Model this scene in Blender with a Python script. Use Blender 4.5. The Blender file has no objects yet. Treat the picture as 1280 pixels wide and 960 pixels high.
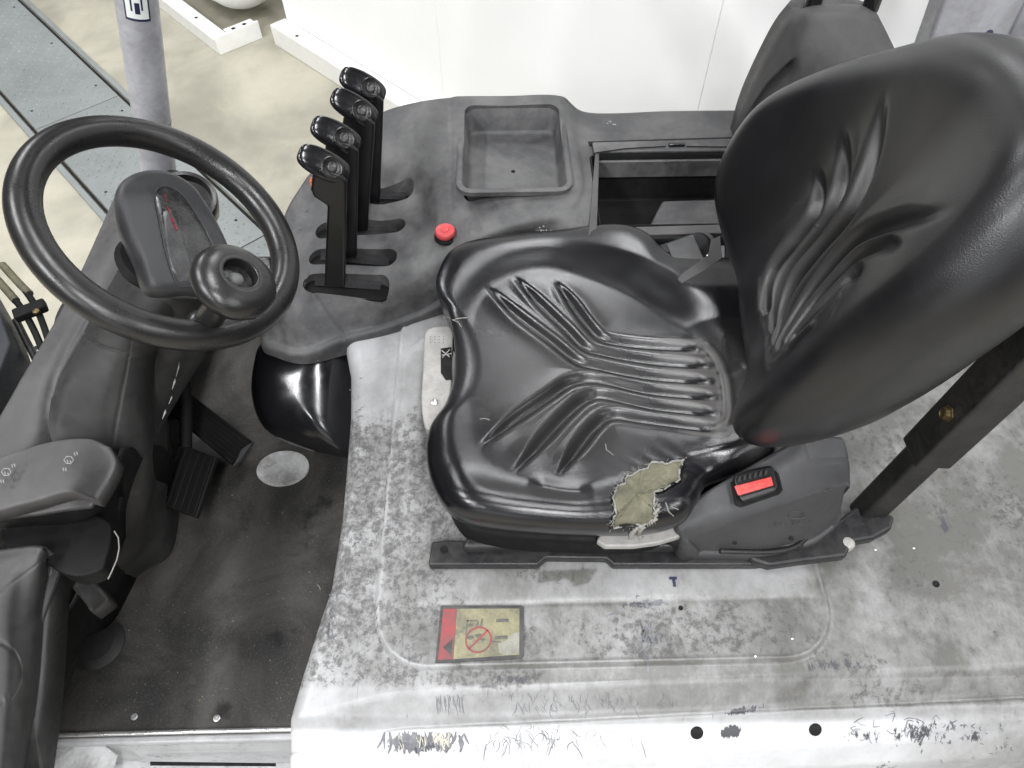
import bpy, bmesh, math, random
import numpy as np
from math import radians, sin, cos, pi, sqrt
from mathutils import Vector, Matrix
random.seed(4); rng = np.random.default_rng(4)
S = bpy.context.scene
# ------------------------------------------------------------------ camera
TH, PS, F, H = radians(54), radians(1.3), 900.0, 1.88
fw = np.array([sin(PS)*cos(TH), cos(PS)*cos(TH), -sin(TH)]); rt = np.array([cos(PS), -sin(PS), 0.]); up = np.cross(rt, fw)
CP = np.array([0., 0., H])
cd = bpy.data.cameras.new('camera'); cam = bpy.data.objects.new('camera', cd); S.collection.objects.link(cam)
cd.sensor_width = 36; cd.lens = F/1280*36; cd.clip_start = .02; cd.clip_end = 200
cam.matrix_world = Matrix(((rt[0], up[0], -fw[0], 0), (rt[1], up[1], -fw[1], 0), (rt[2], up[2], -fw[2], H), (0, 0, 0, 1)))
S.camera = cam
# ------------------------------------------------------------------ light: warehouse lamps overhead and a pale interior all round
w = bpy.data.worlds.new('World'); S.world = w; w.use_nodes = True
w.node_tree.nodes['Background'].inputs[0].default_value = (.93, .96, 1, 1)
w.node_tree.nodes['Background'].inputs[1].default_value = .07
def lamp(x, y, z, sx, sy, power, aim=None, col=(.975, .985, 1)):
    l = bpy.data.lights.new('ceiling_lamp', 'AREA'); l.shape = 'RECTANGLE'; l.size = sx; l.size_y = sy; l.energy = power; l.color = col
    o = bpy.data.objects.new('ceiling_lamp', l); S.collection.objects.link(o); o.location = (x, y, z)
    d = Vector(aim or (x, y, 0)) - Vector((x, y, z)); o.rotation_euler = d.to_track_quat('-Z', 'Y').to_euler()
for lx in (-3.4, .6, 5.0):
    for ly in (-6.2, -2.5, 1.1, 5.4):
        lamp(lx, ly, 5.4, .5, 2.2, {-6.2: 150, -2.5: 215, 1.1: 120, 5.4: 115}[ly]*(1.45 if lx < 0 else 1.))
lamp(-2.0, -8.5, 2.3, 4.5, 3.2, 70, (0, 1.5, .8), (.95, .98, 1))   # added unseen fill: broader seat highlights, brighter cabinet
S.view_settings.view_transform = 'Standard'; S.view_settings.look = 'None'; S.view_settings.exposure = .11; S.view_settings.gamma = 1
S.cycles.use_denoising = True
S.cycles.max_bounces = 6

# ------------------------------------------------------------------ survey helpers: a sight line met with a plane of the place
def ray(px, py): return rt*(px-640)/F + up*(480-py)/F + fw
def pl(px, py, p0, n):
    d = ray(px, py); n = np.array(n, float); return CP + d*(np.dot(np.array(p0, float)-CP, n)/np.dot(d, n))
def at(px, py, z): return pl(px, py, (0, 0, z), (0, 0, 1))
def aty(px, py, y): return pl(px, py, (0, y, 0), (0, 1, 0))
def pj(P):
    v = np.asarray(P, float)-CP; d = v@fw; return 640+F*(v@rt)/d, 480-F*(v@up)/d
# ------------------------------------------------------------------ materials
M = {}
def N(nt, t, **k):
    n = nt.nodes.new(t)
    for a, b in k.items():
        if a in ('op',): n.operation = b
        elif a.startswith('_'): setattr(n, a[1:], b)
        else: n.inputs[a.replace('__', ' ')].default_value = b
    return n
def setin(nt, sock, v):
    if hasattr(v, 'links') or hasattr(v, 'is_output'): nt.links.new(v, sock)
    else: sock.default_value = v
def noise(nt, vec, scale, detail=4, rough=.6, dist=0.):
    n = N(nt, 'ShaderNodeTexNoise', Scale=scale, Detail=detail, Roughness=rough, Distortion=dist); nt.links.new(vec, n.inputs['Vector']); return n.outputs['Fac']
def ramp(nt, v, a, b, lo=0., hi=1.):
    n = nt.nodes.new('ShaderNodeMapRange'); n.interpolation_type = 'SMOOTHSTEP'; nt.links.new(v, n.inputs[0])
    n.inputs[1].default_value = a; n.inputs[2].default_value = b; n.inputs[3].default_value = lo; n.inputs[4].default_value = hi; return n.outputs[0]
def math_(nt, op, a, b=0.):
    n = nt.nodes.new('ShaderNodeMath'); n.operation = op; setin(nt, n.inputs[0], a); setin(nt, n.inputs[1], b); return n.outputs[0]
def mix(nt, f, a, b):
    n = nt.nodes.new('ShaderNodeMix'); n.data_type = 'RGBA'; setin(nt, n.inputs[0], f)
    for s, v in ((n.inputs[6], a), (n.inputs[7], b)):
        if hasattr(v, 'links'): nt.links.new(v, s)
        else: s.default_value = (*v, 1)
    return n.outputs[2]
def start(name):
    m = bpy.data.materials.new(name); m.use_nodes = True; nt = m.node_tree; b = nt.nodes['Principled BSDF']
    tc = nt.nodes.new('ShaderNodeTexCoord'); M[name] = m; return m, nt, b, tc.outputs['Object']
def mapped(nt, vec, scale, rot=0.):
    n = nt.nodes.new('ShaderNodeMapping'); n.inputs['Scale'].default_value = scale; n.inputs['Rotation'].default_value = (0, 0, rot); nt.links.new(vec, n.inputs[0]); return n.outputs[0]
def bump(nt, b, h, strength, dist=.001, prev=None):
    n = nt.nodes.new('ShaderNodeBump'); n.inputs['Strength'].default_value = strength; n.inputs['Distance'].default_value = dist
    nt.links.new(h, n.inputs['Height'])
    if prev: nt.links.new(prev, n.inputs['Normal'])
    nt.links.new(n.outputs[0], b.inputs['Normal']); return n.outputs[0]
def plastic(name, base, dust, rough=.5, amount=.5, grain=900, gs=.25, spec=.5, big=6, rvar=.15, metal=0.):
    m, nt, b, v = start(name)
    n1 = noise(nt, v, big, 6, .65, .4); n2 = noise(nt, v, big*9, 5, .7)
    f = math_(nt, 'MULTIPLY', ramp(nt, math_(nt, 'ADD', math_(nt, 'MULTIPLY', n1, .7), math_(nt, 'MULTIPLY', n2, .3)), .35, .68), amount)
    sp = math_(nt, 'MULTIPLY', ramp(nt, noise(nt, v, 160, 2, .5), .70, .74), .5*amount)
    nt.links.new(mix(nt, math_(nt, 'MAXIMUM', f, sp), base, dust), b.inputs['Base Color'])
    nt.links.new(ramp(nt, n2, .3, .7, rough-rvar*.5, rough+rvar), b.inputs['Roughness'])
    b.inputs['Specular IOR Level'].default_value = spec; b.inputs['Metallic'].default_value = metal
    bump(nt, b, noise(nt, v, grain, 2, .5), gs, .0006)
    return m
SPEC = dict(cowl_plastic=.28, matte_black=.16, console_plastic=.5, ledge_plastic=.35, pod_plastic=.55, cover_plastic=.4, lever_black=.4, frame_black=.4, steel_black=.35, webbing=.2)
plastic('console_plastic', (.026, .026, .028), (.12, .118, .116), .5, .8, 1100, .35)
plastic('cowl_plastic', (.017, .0165, .0165), (.05, .048, .045), .55, .6, 900, .35)
plastic('ledge_plastic', (.045, .044, .045), (.095, .09, .088), .55, .7, 900, .3)
plastic('wheel_rubber', (.011, .0105, .0105), (.022, .020, .019), .28, .22, 1300, .15, rvar=.05, big=3)
plastic('battery_plastic', (.022, .0215, .022), (.06, .058, .056), .5, .6, 900, .35)
plastic('gloss_black', (.005, .005, .006), (.012, .012, .012), .17, .3, 700, .04, rvar=.05, big=3)
plastic('lever_black', (.006, .006, .007), (.010, .010, .010), .3, .25, 900, .05, big=2, rvar=.04)
plastic('matte_black', (.004, .004, .004), (.012, .012, .012), .6, .5, 700, .2)
plastic('pod_plastic', (.03, .03, .033), (.06, .06, .064), .36, .7, 1400, .5)
plastic('steel_black', (.009, .0085, .0085), (.035, .033, .031), .45, .6, 500, .3, big=14)
plastic('frame_black', (.010, .010, .011), (.045, .044, .043), .4, .6, 500, .2, big=9)
plastic('cover_plastic', (.032, .032, .034), (.065, .064, .063), .5, .5, 1300, .4)
plastic('cast_silver', (.33, .32, .305), (.17, .165, .15), .42, .7, 350, .35, big=30)
plastic('bright_steel', (.6, .6, .6), (.3, .28, .25), .3, .5, 300, .2, metal=.8)
plastic('brass', (.16, .12, .06), (.08, .065, .04), .42, .5, 300, .2, metal=.9)
plastic('red_plastic', (.42, .028, .035), (.42, .12, .11), .42, .5, 500, .15, big=40)
plastic('buckle_red', (.6, .05, .045), (.7, .15, .13), .28, .5, 500, .05, big=40)
plastic('pillar_grey', (.36, .36, .39), (.17, .17, .17), .38, .6, 250, .1, big=12)
plastic('white_paint', (.84, .84, .82), (.66, .64, .58), .4, .5, 200, .1, big=3)
plastic('white_panel', (.94, .94, .93), (.90, .90, .89), .45, .5, 200, .05, big=2)
plastic('steel_plate', (.22, .235, .23), (.15, .165, .16), .42, .9, 60, .25, big=2.2)
plastic('mark_white', (.45, .45, .44), (.2, .2, .2), .6, .6, 300, .1, big=60)
plastic('mark_scratched', (.26, .26, .25), (.08, .08, .08), .6, 1., 300, .1, big=70)
plastic('mark_dim', (.13, .13, .13), (.05, .05, .05), .6, .6, 300, .1, big=60)
plastic('blue_black', (.010, .011, .015), (.025, .028, .034), .5, .5, 300, .1, big=10)
plastic('olive_sleeve', (.11, .10, .055), (.03, .03, .025), .6, .8, 300, .4, big=30)
plastic('orange', (.55, .13, .04), (.3, .08, .03), .5, .5, 300, .1)
plastic('webbing', (.022, .022, .024), (.06, .06, .06), .6, .6, 1500, .6)
plastic('black_ink', (.02, .02, .02), (.09, .085, .08), .5, .6, 200, .1, big=40)
plastic('navy_ink', (.01, .015, .05), (.02, .02, .06), .4, .3, 200, .1)
plastic('sticker_red', (.26, .03, .035), (.09, .05, .048), .45, 1., 200, .1, big=28)
plastic('sticker_yellow', (.23, .21, .12), (.09, .086, .065), .5, 1., 200, .1, big=24)
plastic('sticker_print', (.05, .048, .045), (.14, .135, .10), .5, 1., 200, .1, big=60)
plastic('sticker_bare', (.24, .24, .20), (.14, .14, .11), .5, 1., 200, .1, big=30)
plastic('display_glass', (.012, .012, .013), (.08, .08, .08), .18, .8, 100, .02, big=22)
plastic('scratch_dark', (.085, .085, .095), (.17, .17, .18), .5, .9, 200, .1, big=60)
plastic('primer_cream', (.42, .40, .33), (.3, .29, .25), .5, .8, 200, .1, big=60)
plastic('hole_dark', (.002, .002, .002), (.004, .004, .004), .9, .1)
plastic('thread_pale', (.22, .21, .19), (.16, .155, .14), .8, .8, 900, .5, big=60)

for k_, v_ in SPEC.items(): M[k_].node_tree.nodes['Principled BSDF'].inputs['Specular IOR Level'].default_value = v_
def vinyl(name, r0, r1):
    m, nt, b, v = start(name)
    n1 = noise(nt, v, 5, 5, .6, .5); n2 = noise(nt, v, 30, 6, .7); 
    a = nt.nodes.new('ShaderNodeAttribute'); a.attribute_name = 'wear'
    wr = math_(nt, 'MULTIPLY', a.outputs['Fac'], ramp(nt, n1, .25, .7, .8, 1.))
    c = mix(nt, ramp(nt, n1, .4, .7), (.0045, .0045, .0055), (.010, .010, .0115))
    c = mix(nt, wr, c, (.10, .095, .09))
    sc = noise(nt, mapped(nt, v, (260, 14, 60), .5), 1, 3, .6); sc2 = noise(nt, mapped(nt, v, (14, 300, 60), .3), 1, 3, .6)
    sm = math_(nt, 'MAXIMUM', ramp(nt, sc, .74, .80), ramp(nt, sc2, .75, .81))
    c = mix(nt, math_(nt, 'MULTIPLY', sm, .07), c, (.12, .12, .12))
    nt.links.new(c, b.inputs['Base Color'])
    r = math_(nt, 'ADD', ramp(nt, n1, .3, .7, r0, r1), math_(nt, 'MULTIPLY', a.outputs['Fac'], .22))
    nt.links.new(r, b.inputs['Roughness'])
    vo = nt.nodes.new('ShaderNodeTexVoronoi'); vo.inputs['Scale'].default_value = 700; nt.links.new(v, vo.inputs['Vector'])
    p = bump(nt, b, vo.outputs['Distance'], .20, .0005); p = bump(nt, b, n2, .08, .0010, p)
    bump(nt, b, noise(nt, v, 9, 2, .5, .3), .14, .005, p)
vinyl('seat_vinyl', .19, .23); vinyl('back_vinyl', .29, .36)
def hood_mat():
    m, nt, b, v = start('hood_paint')
    def A(n):
        a = nt.nodes.new('ShaderNodeAttribute'); a.attribute_name = n; return a.outputs['Fac']
    fine = noise(nt, v, 85, 9, .76, .15); mid = noise(nt, v, 22, 9, .72, .25); big = noise(nt, v, 7, 7, .65, .3)
    streak = noise(nt, mapped(nt, v, (120, 40, 60), .6), 1, 8, .75, .35)
    t = math_(nt, 'ADD', math_(nt, 'MULTIPLY', fine, .45), math_(nt, 'ADD', math_(nt, 'MULTIPLY', mid, .3), math_(nt, 'MULTIPLY', streak, .25)))
    # speckled grime: grows with the attribute
    d = math_(nt, 'ADD', t, math_(nt, 'MULTIPLY', math_(nt, 'SUBTRACT', A('dirt'), .5), .26))
    d = math_(nt, 'ADD', math_(nt, 'MULTIPLY', ramp(nt, d, .42, .64), .55), math_(nt, 'MULTIPLY', ramp(nt, d, .50, .545), .45))
    film = math_(nt, 'MULTIPLY', A('film'), ramp(nt, math_(nt, 'ADD', math_(nt, 'MULTIPLY', big, .5), math_(nt, 'ADD', math_(nt, 'MULTIPLY', streak, .15), math_(nt, 'MULTIPLY', mid, .35))), .32, .66, .55, 1.))
    c0 = mix(nt, ramp(nt, mid, .35, .7), (.50, .50, .51), (.44, .44, .445))
    c = mix(nt, film, c0, (.098, .096, .088))
    c = mix(nt, math_(nt, 'MULTIPLY', d, .9), c, mix(nt, ramp(nt, fine, .40, .60), (.17, .168, .162), (.055, .054, .053)))
    ch = ramp(nt, math_(nt, 'ADD', math_(nt, 'MULTIPLY', A('chip'), .52), math_(nt, 'MULTIPLY', math_(nt, 'SUBTRACT', streak, .5), 1.3)), .33, .37)
    c = mix(nt, ch, c, (.055, .055, .062))
    scr = None
    for rot, sx, th in ((.65, 420, .715), (-.5, 400, .72), (1.25, 330, .74), (.2, 420, .725)):
        s = ramp(nt, noise(nt, mapped(nt, v, (sx, 9, 40), rot), 1, 2.5, .5, .25), th, th+.035)
        scr = s if scr is None else math_(nt, 'MAXIMUM', scr, s)
    scr = math_(nt, 'MULTIPLY', scr, A('scratch'))
    c = mix(nt, scr, c, (.13, .13, .14))
    nt.links.new(c, b.inputs['Base Color'])
    nt.links.new(ramp(nt, d, 0, 1, .36, .62), b.inputs['Roughness'])
    p = bump(nt, b, t, .25, .0015); bump(nt, b, ch, .3, -.0008, p)
hood_mat()
def floor_mats():
    m, nt, b, v = start('concrete')
    n1 = noise(nt, v, 1.3, 8, .6, .5); n2 = noise(nt, v, 9, 8, .7, .4); n3 = noise(nt, mapped(nt, v, (3, .8, 1), .9), 1.2, 6, .6)
    c = mix(nt, ramp(nt, n1, .36, .64), (.42, .395, .315), (.25, .235, .19)); c = mix(nt, ramp(nt, n2, .45, .75, 0, .45), c, (.30, .285, .24)); c = mix(nt, ramp(nt, n3, .5, .75, 0, .4), c, (.47, .44, .36))
    nt.links.new(c, b.inputs['Base Color']); nt.links.new(ramp(nt, n2, .3, .7, .3, .5), b.inputs['Roughness']); bump(nt, b, n2, .15, .003)
    m, nt, b, v = start('floor_mat')
    n1 = noise(nt, v, 5, 7, .65, .6); n2 = noise(nt, v, 260, 3, .6); n3 = noise(nt, v, 330, 1, .5)
    c = mix(nt, ramp(nt, n1, .33, .68), (.023, .0222, .0218), (.066, .062, .056)); c = mix(nt, ramp(nt, n2, .5, .8, 0, .5), c, (.11, .105, .10))
    c = mix(nt, ramp(nt, n3, .775, .79, 0, .8), c, (.4, .36, .28))
    c = mix(nt, ramp(nt, noise(nt, v, 9, 4, .6), .62, .72, 0, .8), c, (.008, .008, .008))
    nt.links.new(c, b.inputs['Base Color']); b.inputs['Roughness'].default_value = .62; b.inputs['Specular IOR Level'].default_value = .2; bump(nt, b, n2, .6, .0014)
    m, nt, b, v = start('foam')
    n1 = noise(nt, v, 28, 6, .7, .8); n2 = noise(nt, mapped(nt, v, (60, 22, 40), .2), 1, 6, .7)
    c = mix(nt, ramp(nt, n1, .3, .7), (.135, .128, .085), (.07, .066, .046)); c = mix(nt, ramp(nt, n2, .5, .75, 0, .5), c, (.22, .205, .135))
    nt.links.new(c, b.inputs['Base Color']); b.inputs['Roughness'].default_value = .9; bump(nt, b, n1, .6, .004)
floor_mats()
# ------------------------------------------------------------------ mesh helpers
FBASE = (0., .65, 0.)
ROOTLOC = {}
def empty(name, loc, parent=None):
    o = bpy.data.objects.new(name, None); S.collection.objects.link(o); o.empty_display_size = .1
    base = ROOTLOC.get(parent.name, (0, 0, 0)) if parent else (0, 0, 0)
    o.location = tuple(loc[i]-base[i] for i in range(3)); ROOTLOC[o.name] = tuple(float(a) for a in loc)
    if parent: o.parent = parent
    return o
def tag(o, label=None, cat=None, kind=None, group=None):
    if label: o['label'] = label
    if cat: o['category'] = cat
    if kind: o['kind'] = kind
    if group: o['group'] = group
    return o
def mesh(name, V, Fc, mat, parent=None, smooth=True, label=None, loc=None, auto=None):
    V = np.asarray(V, float)
    me = bpy.data.meshes.new(name); o = bpy.data.objects.new(name, me); S.collection.objects.link(o)
    if loc is None: loc = V.mean(0) if len(V) else (0, 0, 0)
    loc = np.asarray(loc, float)
    me.from_pydata((V-loc).tolist(), [], [list(map(int, f)) for f in Fc]); me.validate(); me.update()
    bm = bmesh.new(); bm.from_mesh(me); bmesh.ops.recalc_face_normals(bm, faces=bm.faces); bm.to_mesh(me); bm.free()
    me.materials.append(M[mat] if isinstance(mat, str) else mat)
    if smooth:
        me.polygons.foreach_set('use_smooth', [True]*len(me.polygons))
        if auto is not None: me.set_sharp_from_angle(angle=radians(auto))
    base = ROOTLOC.get(parent.name, (0, 0, 0)) if parent else (0, 0, 0)
    o.location = tuple(loc-np.array(base)); ROOTLOC[o.name] = tuple(loc)
    if parent: o.parent = parent
    if label: o['label'] = label
    return o
def bev(o, wd, seg=3):
    m = o.modifiers.new('bevel', 'BEVEL'); m.width = wd; m.segments = seg; m.limit_method = 'ANGLE'; m.angle_limit = radians(35); m.harden_normals = False
    return o
def box(name, c, s, mat, parent=None, rot=None, bv=.002, label=None):
    c = np.array(c, float); s = np.array(s, float)/2
    V = np.array([[x, y, z] for x in (-1, 1) for y in (-1, 1) for z in (-1, 1)])*s
    if rot is not None: V = V@np.array(rot).T
    Fc = [(0, 1, 3, 2), (4, 6, 7, 5), (0, 4, 5, 1), (2, 3, 7, 6), (0, 2, 6, 4), (1, 5, 7, 3)]
    o = mesh(name, V+c, Fc, mat, parent, True, label, auto=40)
    if bv: bev(o, bv)
    return o
def rz(a): return np.array([[cos(a), -sin(a), 0], [sin(a), cos(a), 0], [0, 0, 1]])
def frame(n, ref=(0, 1, 0)):
    n = np.array(n, float); n /= np.linalg.norm(n); u = np.cross(ref, n); u /= np.linalg.norm(u); v = np.cross(n, u); return np.stack([u, v, n], 1)
def prism(name, pts, ax, mat, parent=None, bv=.002, seg=3, label=None, smooth=True):
    """pts: closed loop of 3D points, swept along vector ax"""
    P = np.array(pts, float); n = len(P); ax = np.array(ax, float)
    V = np.vstack([P, P+ax]); Fc = [tuple(range(n)), tuple(range(2*n-1, n-1, -1))]+[(i, (i+1) % n, n+(i+1) % n, n+i) for i in range(n)]
    o = mesh(name, V, Fc, mat, parent, smooth, label, auto=35)
    if bv: bev(o, bv, seg)
    return o
def catmull(P, k=8, closed=False):
    P = np.asarray(P, float); n = len(P); out = []
    rng_ = range(n) if closed else range(n-1)
    for i in rng_:
        if closed: a, b, c, d = P[(i-1) % n], P[i], P[(i+1) % n], P[(i+2) % n]
        else: b, c = P[i], P[i+1]; a = P[i-1] if i > 0 else 2*b-c; d = P[i+2] if i+2 < n else 2*c-b
        for t in np.arange(k)/k: out.append(.5*((2*b)+(c-a)*t+(2*a-5*b+4*c-d)*t*t+(3*b-a-3*c+d)*t**3))
    if not closed: out.append(P[-1])
    return np.array(out)
def tube(name, pts, r, mat, parent=None, k=14, closed=False, label=None, sq=None, caps=True):
    P = np.asarray(pts, float); n = len(P); R = np.broadcast_to(np.asarray(r, float), (n,))
    V = []; prev = None
    for i in range(n):
        t = (P[(i+1) % n]-P[i-1]) if closed else (P[min(i+1, n-1)]-P[max(i-1, 0)]); t = t/np.linalg.norm(t)
        if prev is None:
            a = np.array([0, 0, 1.]) if abs(t[2]) < .9 else np.array([1., 0, 0])
            u = np.cross(t, a)
        else: u = prev-t*np.dot(prev, t)
        u /= np.linalg.norm(u); prev = u; v = np.cross(t, u)
        for j in range(k):
            a = 2*pi*j/k; V.append(P[i]+R[i]*(cos(a)*u+sin(a)*v))
    Fc = []
    m = n if closed else n-1
    for i in range(m):
        for j in range(k):
            Fc.append((i*k+j, i*k+(j+1) % k, ((i+1) % n)*k+(j+1) % k, ((i+1) % n)*k+j))
    if not closed and caps: Fc += [tuple(range(k))[::-1], tuple(range((n-1)*k, n*k))]
    return mesh(name, V, Fc, mat, parent, True, label, auto=60)
def lathe(name, c, axis, prof, mat, parent=None, k=36, label=None, ref=(0, 1, 0), squash=(1, 1)):
    """prof: (radius, height) pairs along axis"""
    B = frame(axis, ref); V = []; c = np.array(c, float)
    for r, h in prof:
        for j in range(k):
            a = 2*pi*j/k; V.append(c+B@np.array([r*cos(a)*squash[0], r*sin(a)*squash[1], h]))
    n = len(prof); Fc = [(i*k+j, i*k+(j+1) % k, (i+1)*k+(j+1) % k, (i+1)*k+j) for i in range(n-1) for j in range(k)]
    Fc += [tuple(range(k))[::-1], tuple(range((n-1)*k, n*k))]
    return mesh(name, V, Fc, mat, parent, True, label, auto=50)
def seg_dist(X, Y, P):
    """distance to polyline and the fraction along it"""
    best = np.full(X.shape, 1e9); fr = np.zeros(X.shape); P = np.asarray(P, float)[:, :2]
    L = np.r_[0, np.cumsum(np.linalg.norm(np.diff(P, axis=0), axis=1))]
    for i in range(len(P)-1):
        a, b = P[i], P[i+1]; d = b-a; l2 = d@d+1e-14
        t = np.clip(((X-a[0])*d[0]+(Y-a[1])*d[1])/l2, 0, 1); q = np.hypot(X-a[0]-t*d[0], Y-a[1]-t*d[1])
        m = q < best; best = np.where(m, q, best); fr = np.where(m, (L[i]+t*sqrt(l2))/L[-1], fr)
    return best, fr
def inside(X, Y, P):
    P = np.asarray(P, float)[:, :2]; c = np.zeros(X.shape, bool); n = len(P)
    for i in range(n):
        x1, y1 = P[i]; x2, y2 = P[(i+1) % n]
        if y1 == y2: continue
        m = ((y1 > Y) != (y2 > Y)) & (X < (x2-x1)*(Y-y1)/(y2-y1)+x1); c ^= m
    return c
def sdf(X, Y, P):
    P = np.asarray(P, float); d, _ = seg_dist(X, Y, np.vstack([P, P[:1]])); return np.where(inside(X, Y, P), -d, d)
def sst(x, a, b): t = np.clip((x-a)/(b-a), 0, 1); return t*t*(3-2*t)
def upsample(G, k):
    """G: rows x cols x 3 control grid; smooth surface through it"""
    G = np.asarray(G, float); A = np.stack([catmull(G[:, j], k) for j in range(G.shape[1])], 1)
    return np.stack([catmull(A[i], k) for i in range(A.shape[0])], 0)
def solid_grid(name, G, R, bottom, mat, parent=None, label=None, steps=5, auto=None, drop=None):
    """closed solid: top surface grid G, rounded border radius R, walls down to z=bottom (or by drop)"""
    G = np.asarray(G, float); a, b = G.shape[:2]; V = list(G.reshape(-1, 3)); idx = np.arange(a*b).reshape(a, b)
    Fc = [(idx[i, j], idx[i, j+1], idx[i+1, j+1], idx[i+1, j]) for i in range(a-1) for j in range(b-1)]
    loop = list(idx[0, :])+list(idx[1:, -1])+list(idx[-1, -2::-1])+list(idx[-2:0:-1, 0])
    L = np.array([V[i] for i in loop]); n = len(L)
    T = np.roll(L, -3, 0)-np.roll(L, 3, 0); nrm = np.stack([T[:, 1], -T[:, 0]], 1); nrm /= np.linalg.norm(nrm, axis=1)[:, None]+1e-9
    area = .5*np.sum(L[:, 0]*np.roll(L[:, 1], -1)-L[:, 1]*np.roll(L[:, 0], -1))
    if area < 0: nrm = -nrm
    prev = loop
    rings = [(R*sin(t), -R*(1-cos(t))) for t in np.linspace(0, pi/2, steps+1)[1:]]
    for o_, h_ in rings:
        base = len(V); V += [np.array([L[i, 0]+nrm[i, 0]*o_, L[i, 1]+nrm[i, 1]*o_, L[i, 2]+h_]) for i in range(n)]
        cur = list(range(base, base+n)); Fc += [(prev[i], prev[(i+1) % n], cur[(i+1) % n], cur[i]) for i in range(n)]; prev = cur
    base = len(V); V += [np.array([V[p][0], V[p][1], bottom if drop is None else V[p][2]-drop]) for p in prev]
    cur = list(range(base, base+n)); Fc += [(prev[i], prev[(i+1) % n], cur[(i+1) % n], cur[i]) for i in range(n)]
    if drop is None: Fc.append(tuple(cur))
    else:
        mid = len(V); V.append(np.mean([V[i] for i in cur], 0)); Fc += [(cur[i], cur[(i+1) % n], mid) for i in range(n)]
    return mesh(name, V, Fc, mat, parent, True, label, auto=auto)
def cut(o, cutters):
    bpy.context.view_layer.update()
    for c in cutters:
        m = o.modifiers.new('cut', 'BOOLEAN'); m.operation = 'DIFFERENCE'; m.object = c; m.solver = 'EXACT'
    bpy.context.view_layer.update(); dg = bpy.context.evaluated_depsgraph_get()
    me = bpy.data.meshes.new_from_object(o.evaluated_get(dg)); o.modifiers.clear(); me.name = o.data.name; o.data = me
    for c in cutters: bpy.data.objects.remove(c)
    me.set_sharp_from_angle(angle=radians(50))
def stadium(a, b, r, z0, z1, name='cutter', k=10):
    a = np.array(a[:2]); b = np.array(b[:2]); d = (b-a)/np.linalg.norm(b-a); n = np.array([-d[1], d[0]]); P = []
    for i in range(k+1):
        t = -pi/2+pi*i/k; P.append(b+r*(cos(t)*d+sin(t)*n))
    for i in range(k+1):
        t = pi/2+pi*i/k; P.append(a+r*(cos(t)*d+sin(t)*n))
    P = [(p[0], p[1], z0) for p in P]
    return P
def rrect(x0, x1, y0, y1, r, z, k=6):
    P = []
    for cx, cy, t0 in ((x1-r, y1-r, 0), (x0+r, y1-r, pi/2), (x0+r, y0+r, pi), (x1-r, y0+r, 3*pi/2)):
        for i in range(k+1):
            t = t0+pi/2*i/k; P.append((cx+r*cos(t), cy+r*sin(t), z))
    return P
def attr(o, name, vals):
    a = o.data.attributes.new(name, 'FLOAT', 'POINT'); a.data.foreach_set('value', np.asarray(vals, np.float32))

class Blob:
    """upholstered shape over a star-shaped outline: height field in its own (x,y) plane, rounded shoulder, bulging side"""
    def __init__(s, outline, centre, Rr, Hr, top):
        s.c = np.array(centre, float); O = catmull(outline, 12, True)-s.c; th = np.arctan2(O[:, 1], O[:, 0]); r = np.hypot(O[:, 0], O[:, 1]); o = np.argsort(th)
        s.th = th[o]; s.r = r[o]; s.Rr, s.Hr, s.top = Rr, Hr, top; s.hf = lambda X, Y: 1.
    def R(s, t): return np.interp(t, s.th, s.r, period=2*pi)
    def z(s, X, Y):
        dx, dy = X-s.c[0], Y-s.c[1]; R = s.R(np.arctan2(dy, dx)); rho = np.hypot(dx, dy)/R
        return s.zz(X, Y, np.clip(1-rho, 0, 1)*R)
    def zz(s, X, Y, dist):
        q = np.clip(1-dist/s.Rr, 0, 1); return s.top(X, Y)-s.Hr*s.hf(X, Y)*(1-np.sqrt(np.clip(1-q**2.2, 0, 1)))
    def build(s, name, bottom, inset, mat, parent, xf=None, nt=420, nr=150, label=None, wear=None, sidesteps=8):
        T = np.linspace(-pi, pi, nt, endpoint=False); R = s.R(T)
        q = np.linspace(0, 1, nr+1)[1:]; q = 1-(1-q)**1.35
        X = s.c[0]+np.outer(q, R*np.cos(T)); Y = s.c[1]+np.outer(q, R*np.sin(T)); Z = s.zz(X, Y, np.outer(1-q, R))
        V = [np.array([s.c[0], s.c[1], float(s.zz(np.array([s.c[0]]), np.array([s.c[1]]), np.array([R.min()]))[0])])[None]]
        V.append(np.stack([X, Y, Z], -1).reshape(-1, 3))
        Z1 = Z[-1]
        for k in range(1, sidesteps+1):
            t = k/sidesteps; ins = inset*t**1.8; sc = (R-ins)/R
            V.append(np.stack([s.c[0]+R*np.cos(T)*sc, s.c[1]+R*np.sin(T)*sc, Z1+(bottom-Z1)*t], -1))
        V = np.vstack(V); rows = nr+sidesteps; Fc = [(0, 1+j, 1+(j+1) % nt) for j in range(nt)]
        for i in range(rows-1):
            a = 1+i*nt
            Fc += [(a+j, a+nt+j, a+nt+(j+1) % nt, a+(j+1) % nt) for j in range(nt)]
        Fc.append(tuple(range(1+(rows-1)*nt, 1+rows*nt)))
        wv = wear(V[:, 0], V[:, 1]) if wear else None
        W = xf(V) if xf else V
        o = mesh(name, W, Fc, mat, parent, True, label)
        if wv is not None: attr(o, 'wear', wv)
        return o
#=================================================================== BACKGROUND
fl = mesh('floor', [(-30, -20, 0), (30, -20, 0), (30, 30, 0), (-30, 30, 0)], [(0, 1, 2, 3)], 'concrete', smooth=False, loc=(0, 0, 0)); tag(fl, kind='structure')
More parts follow.
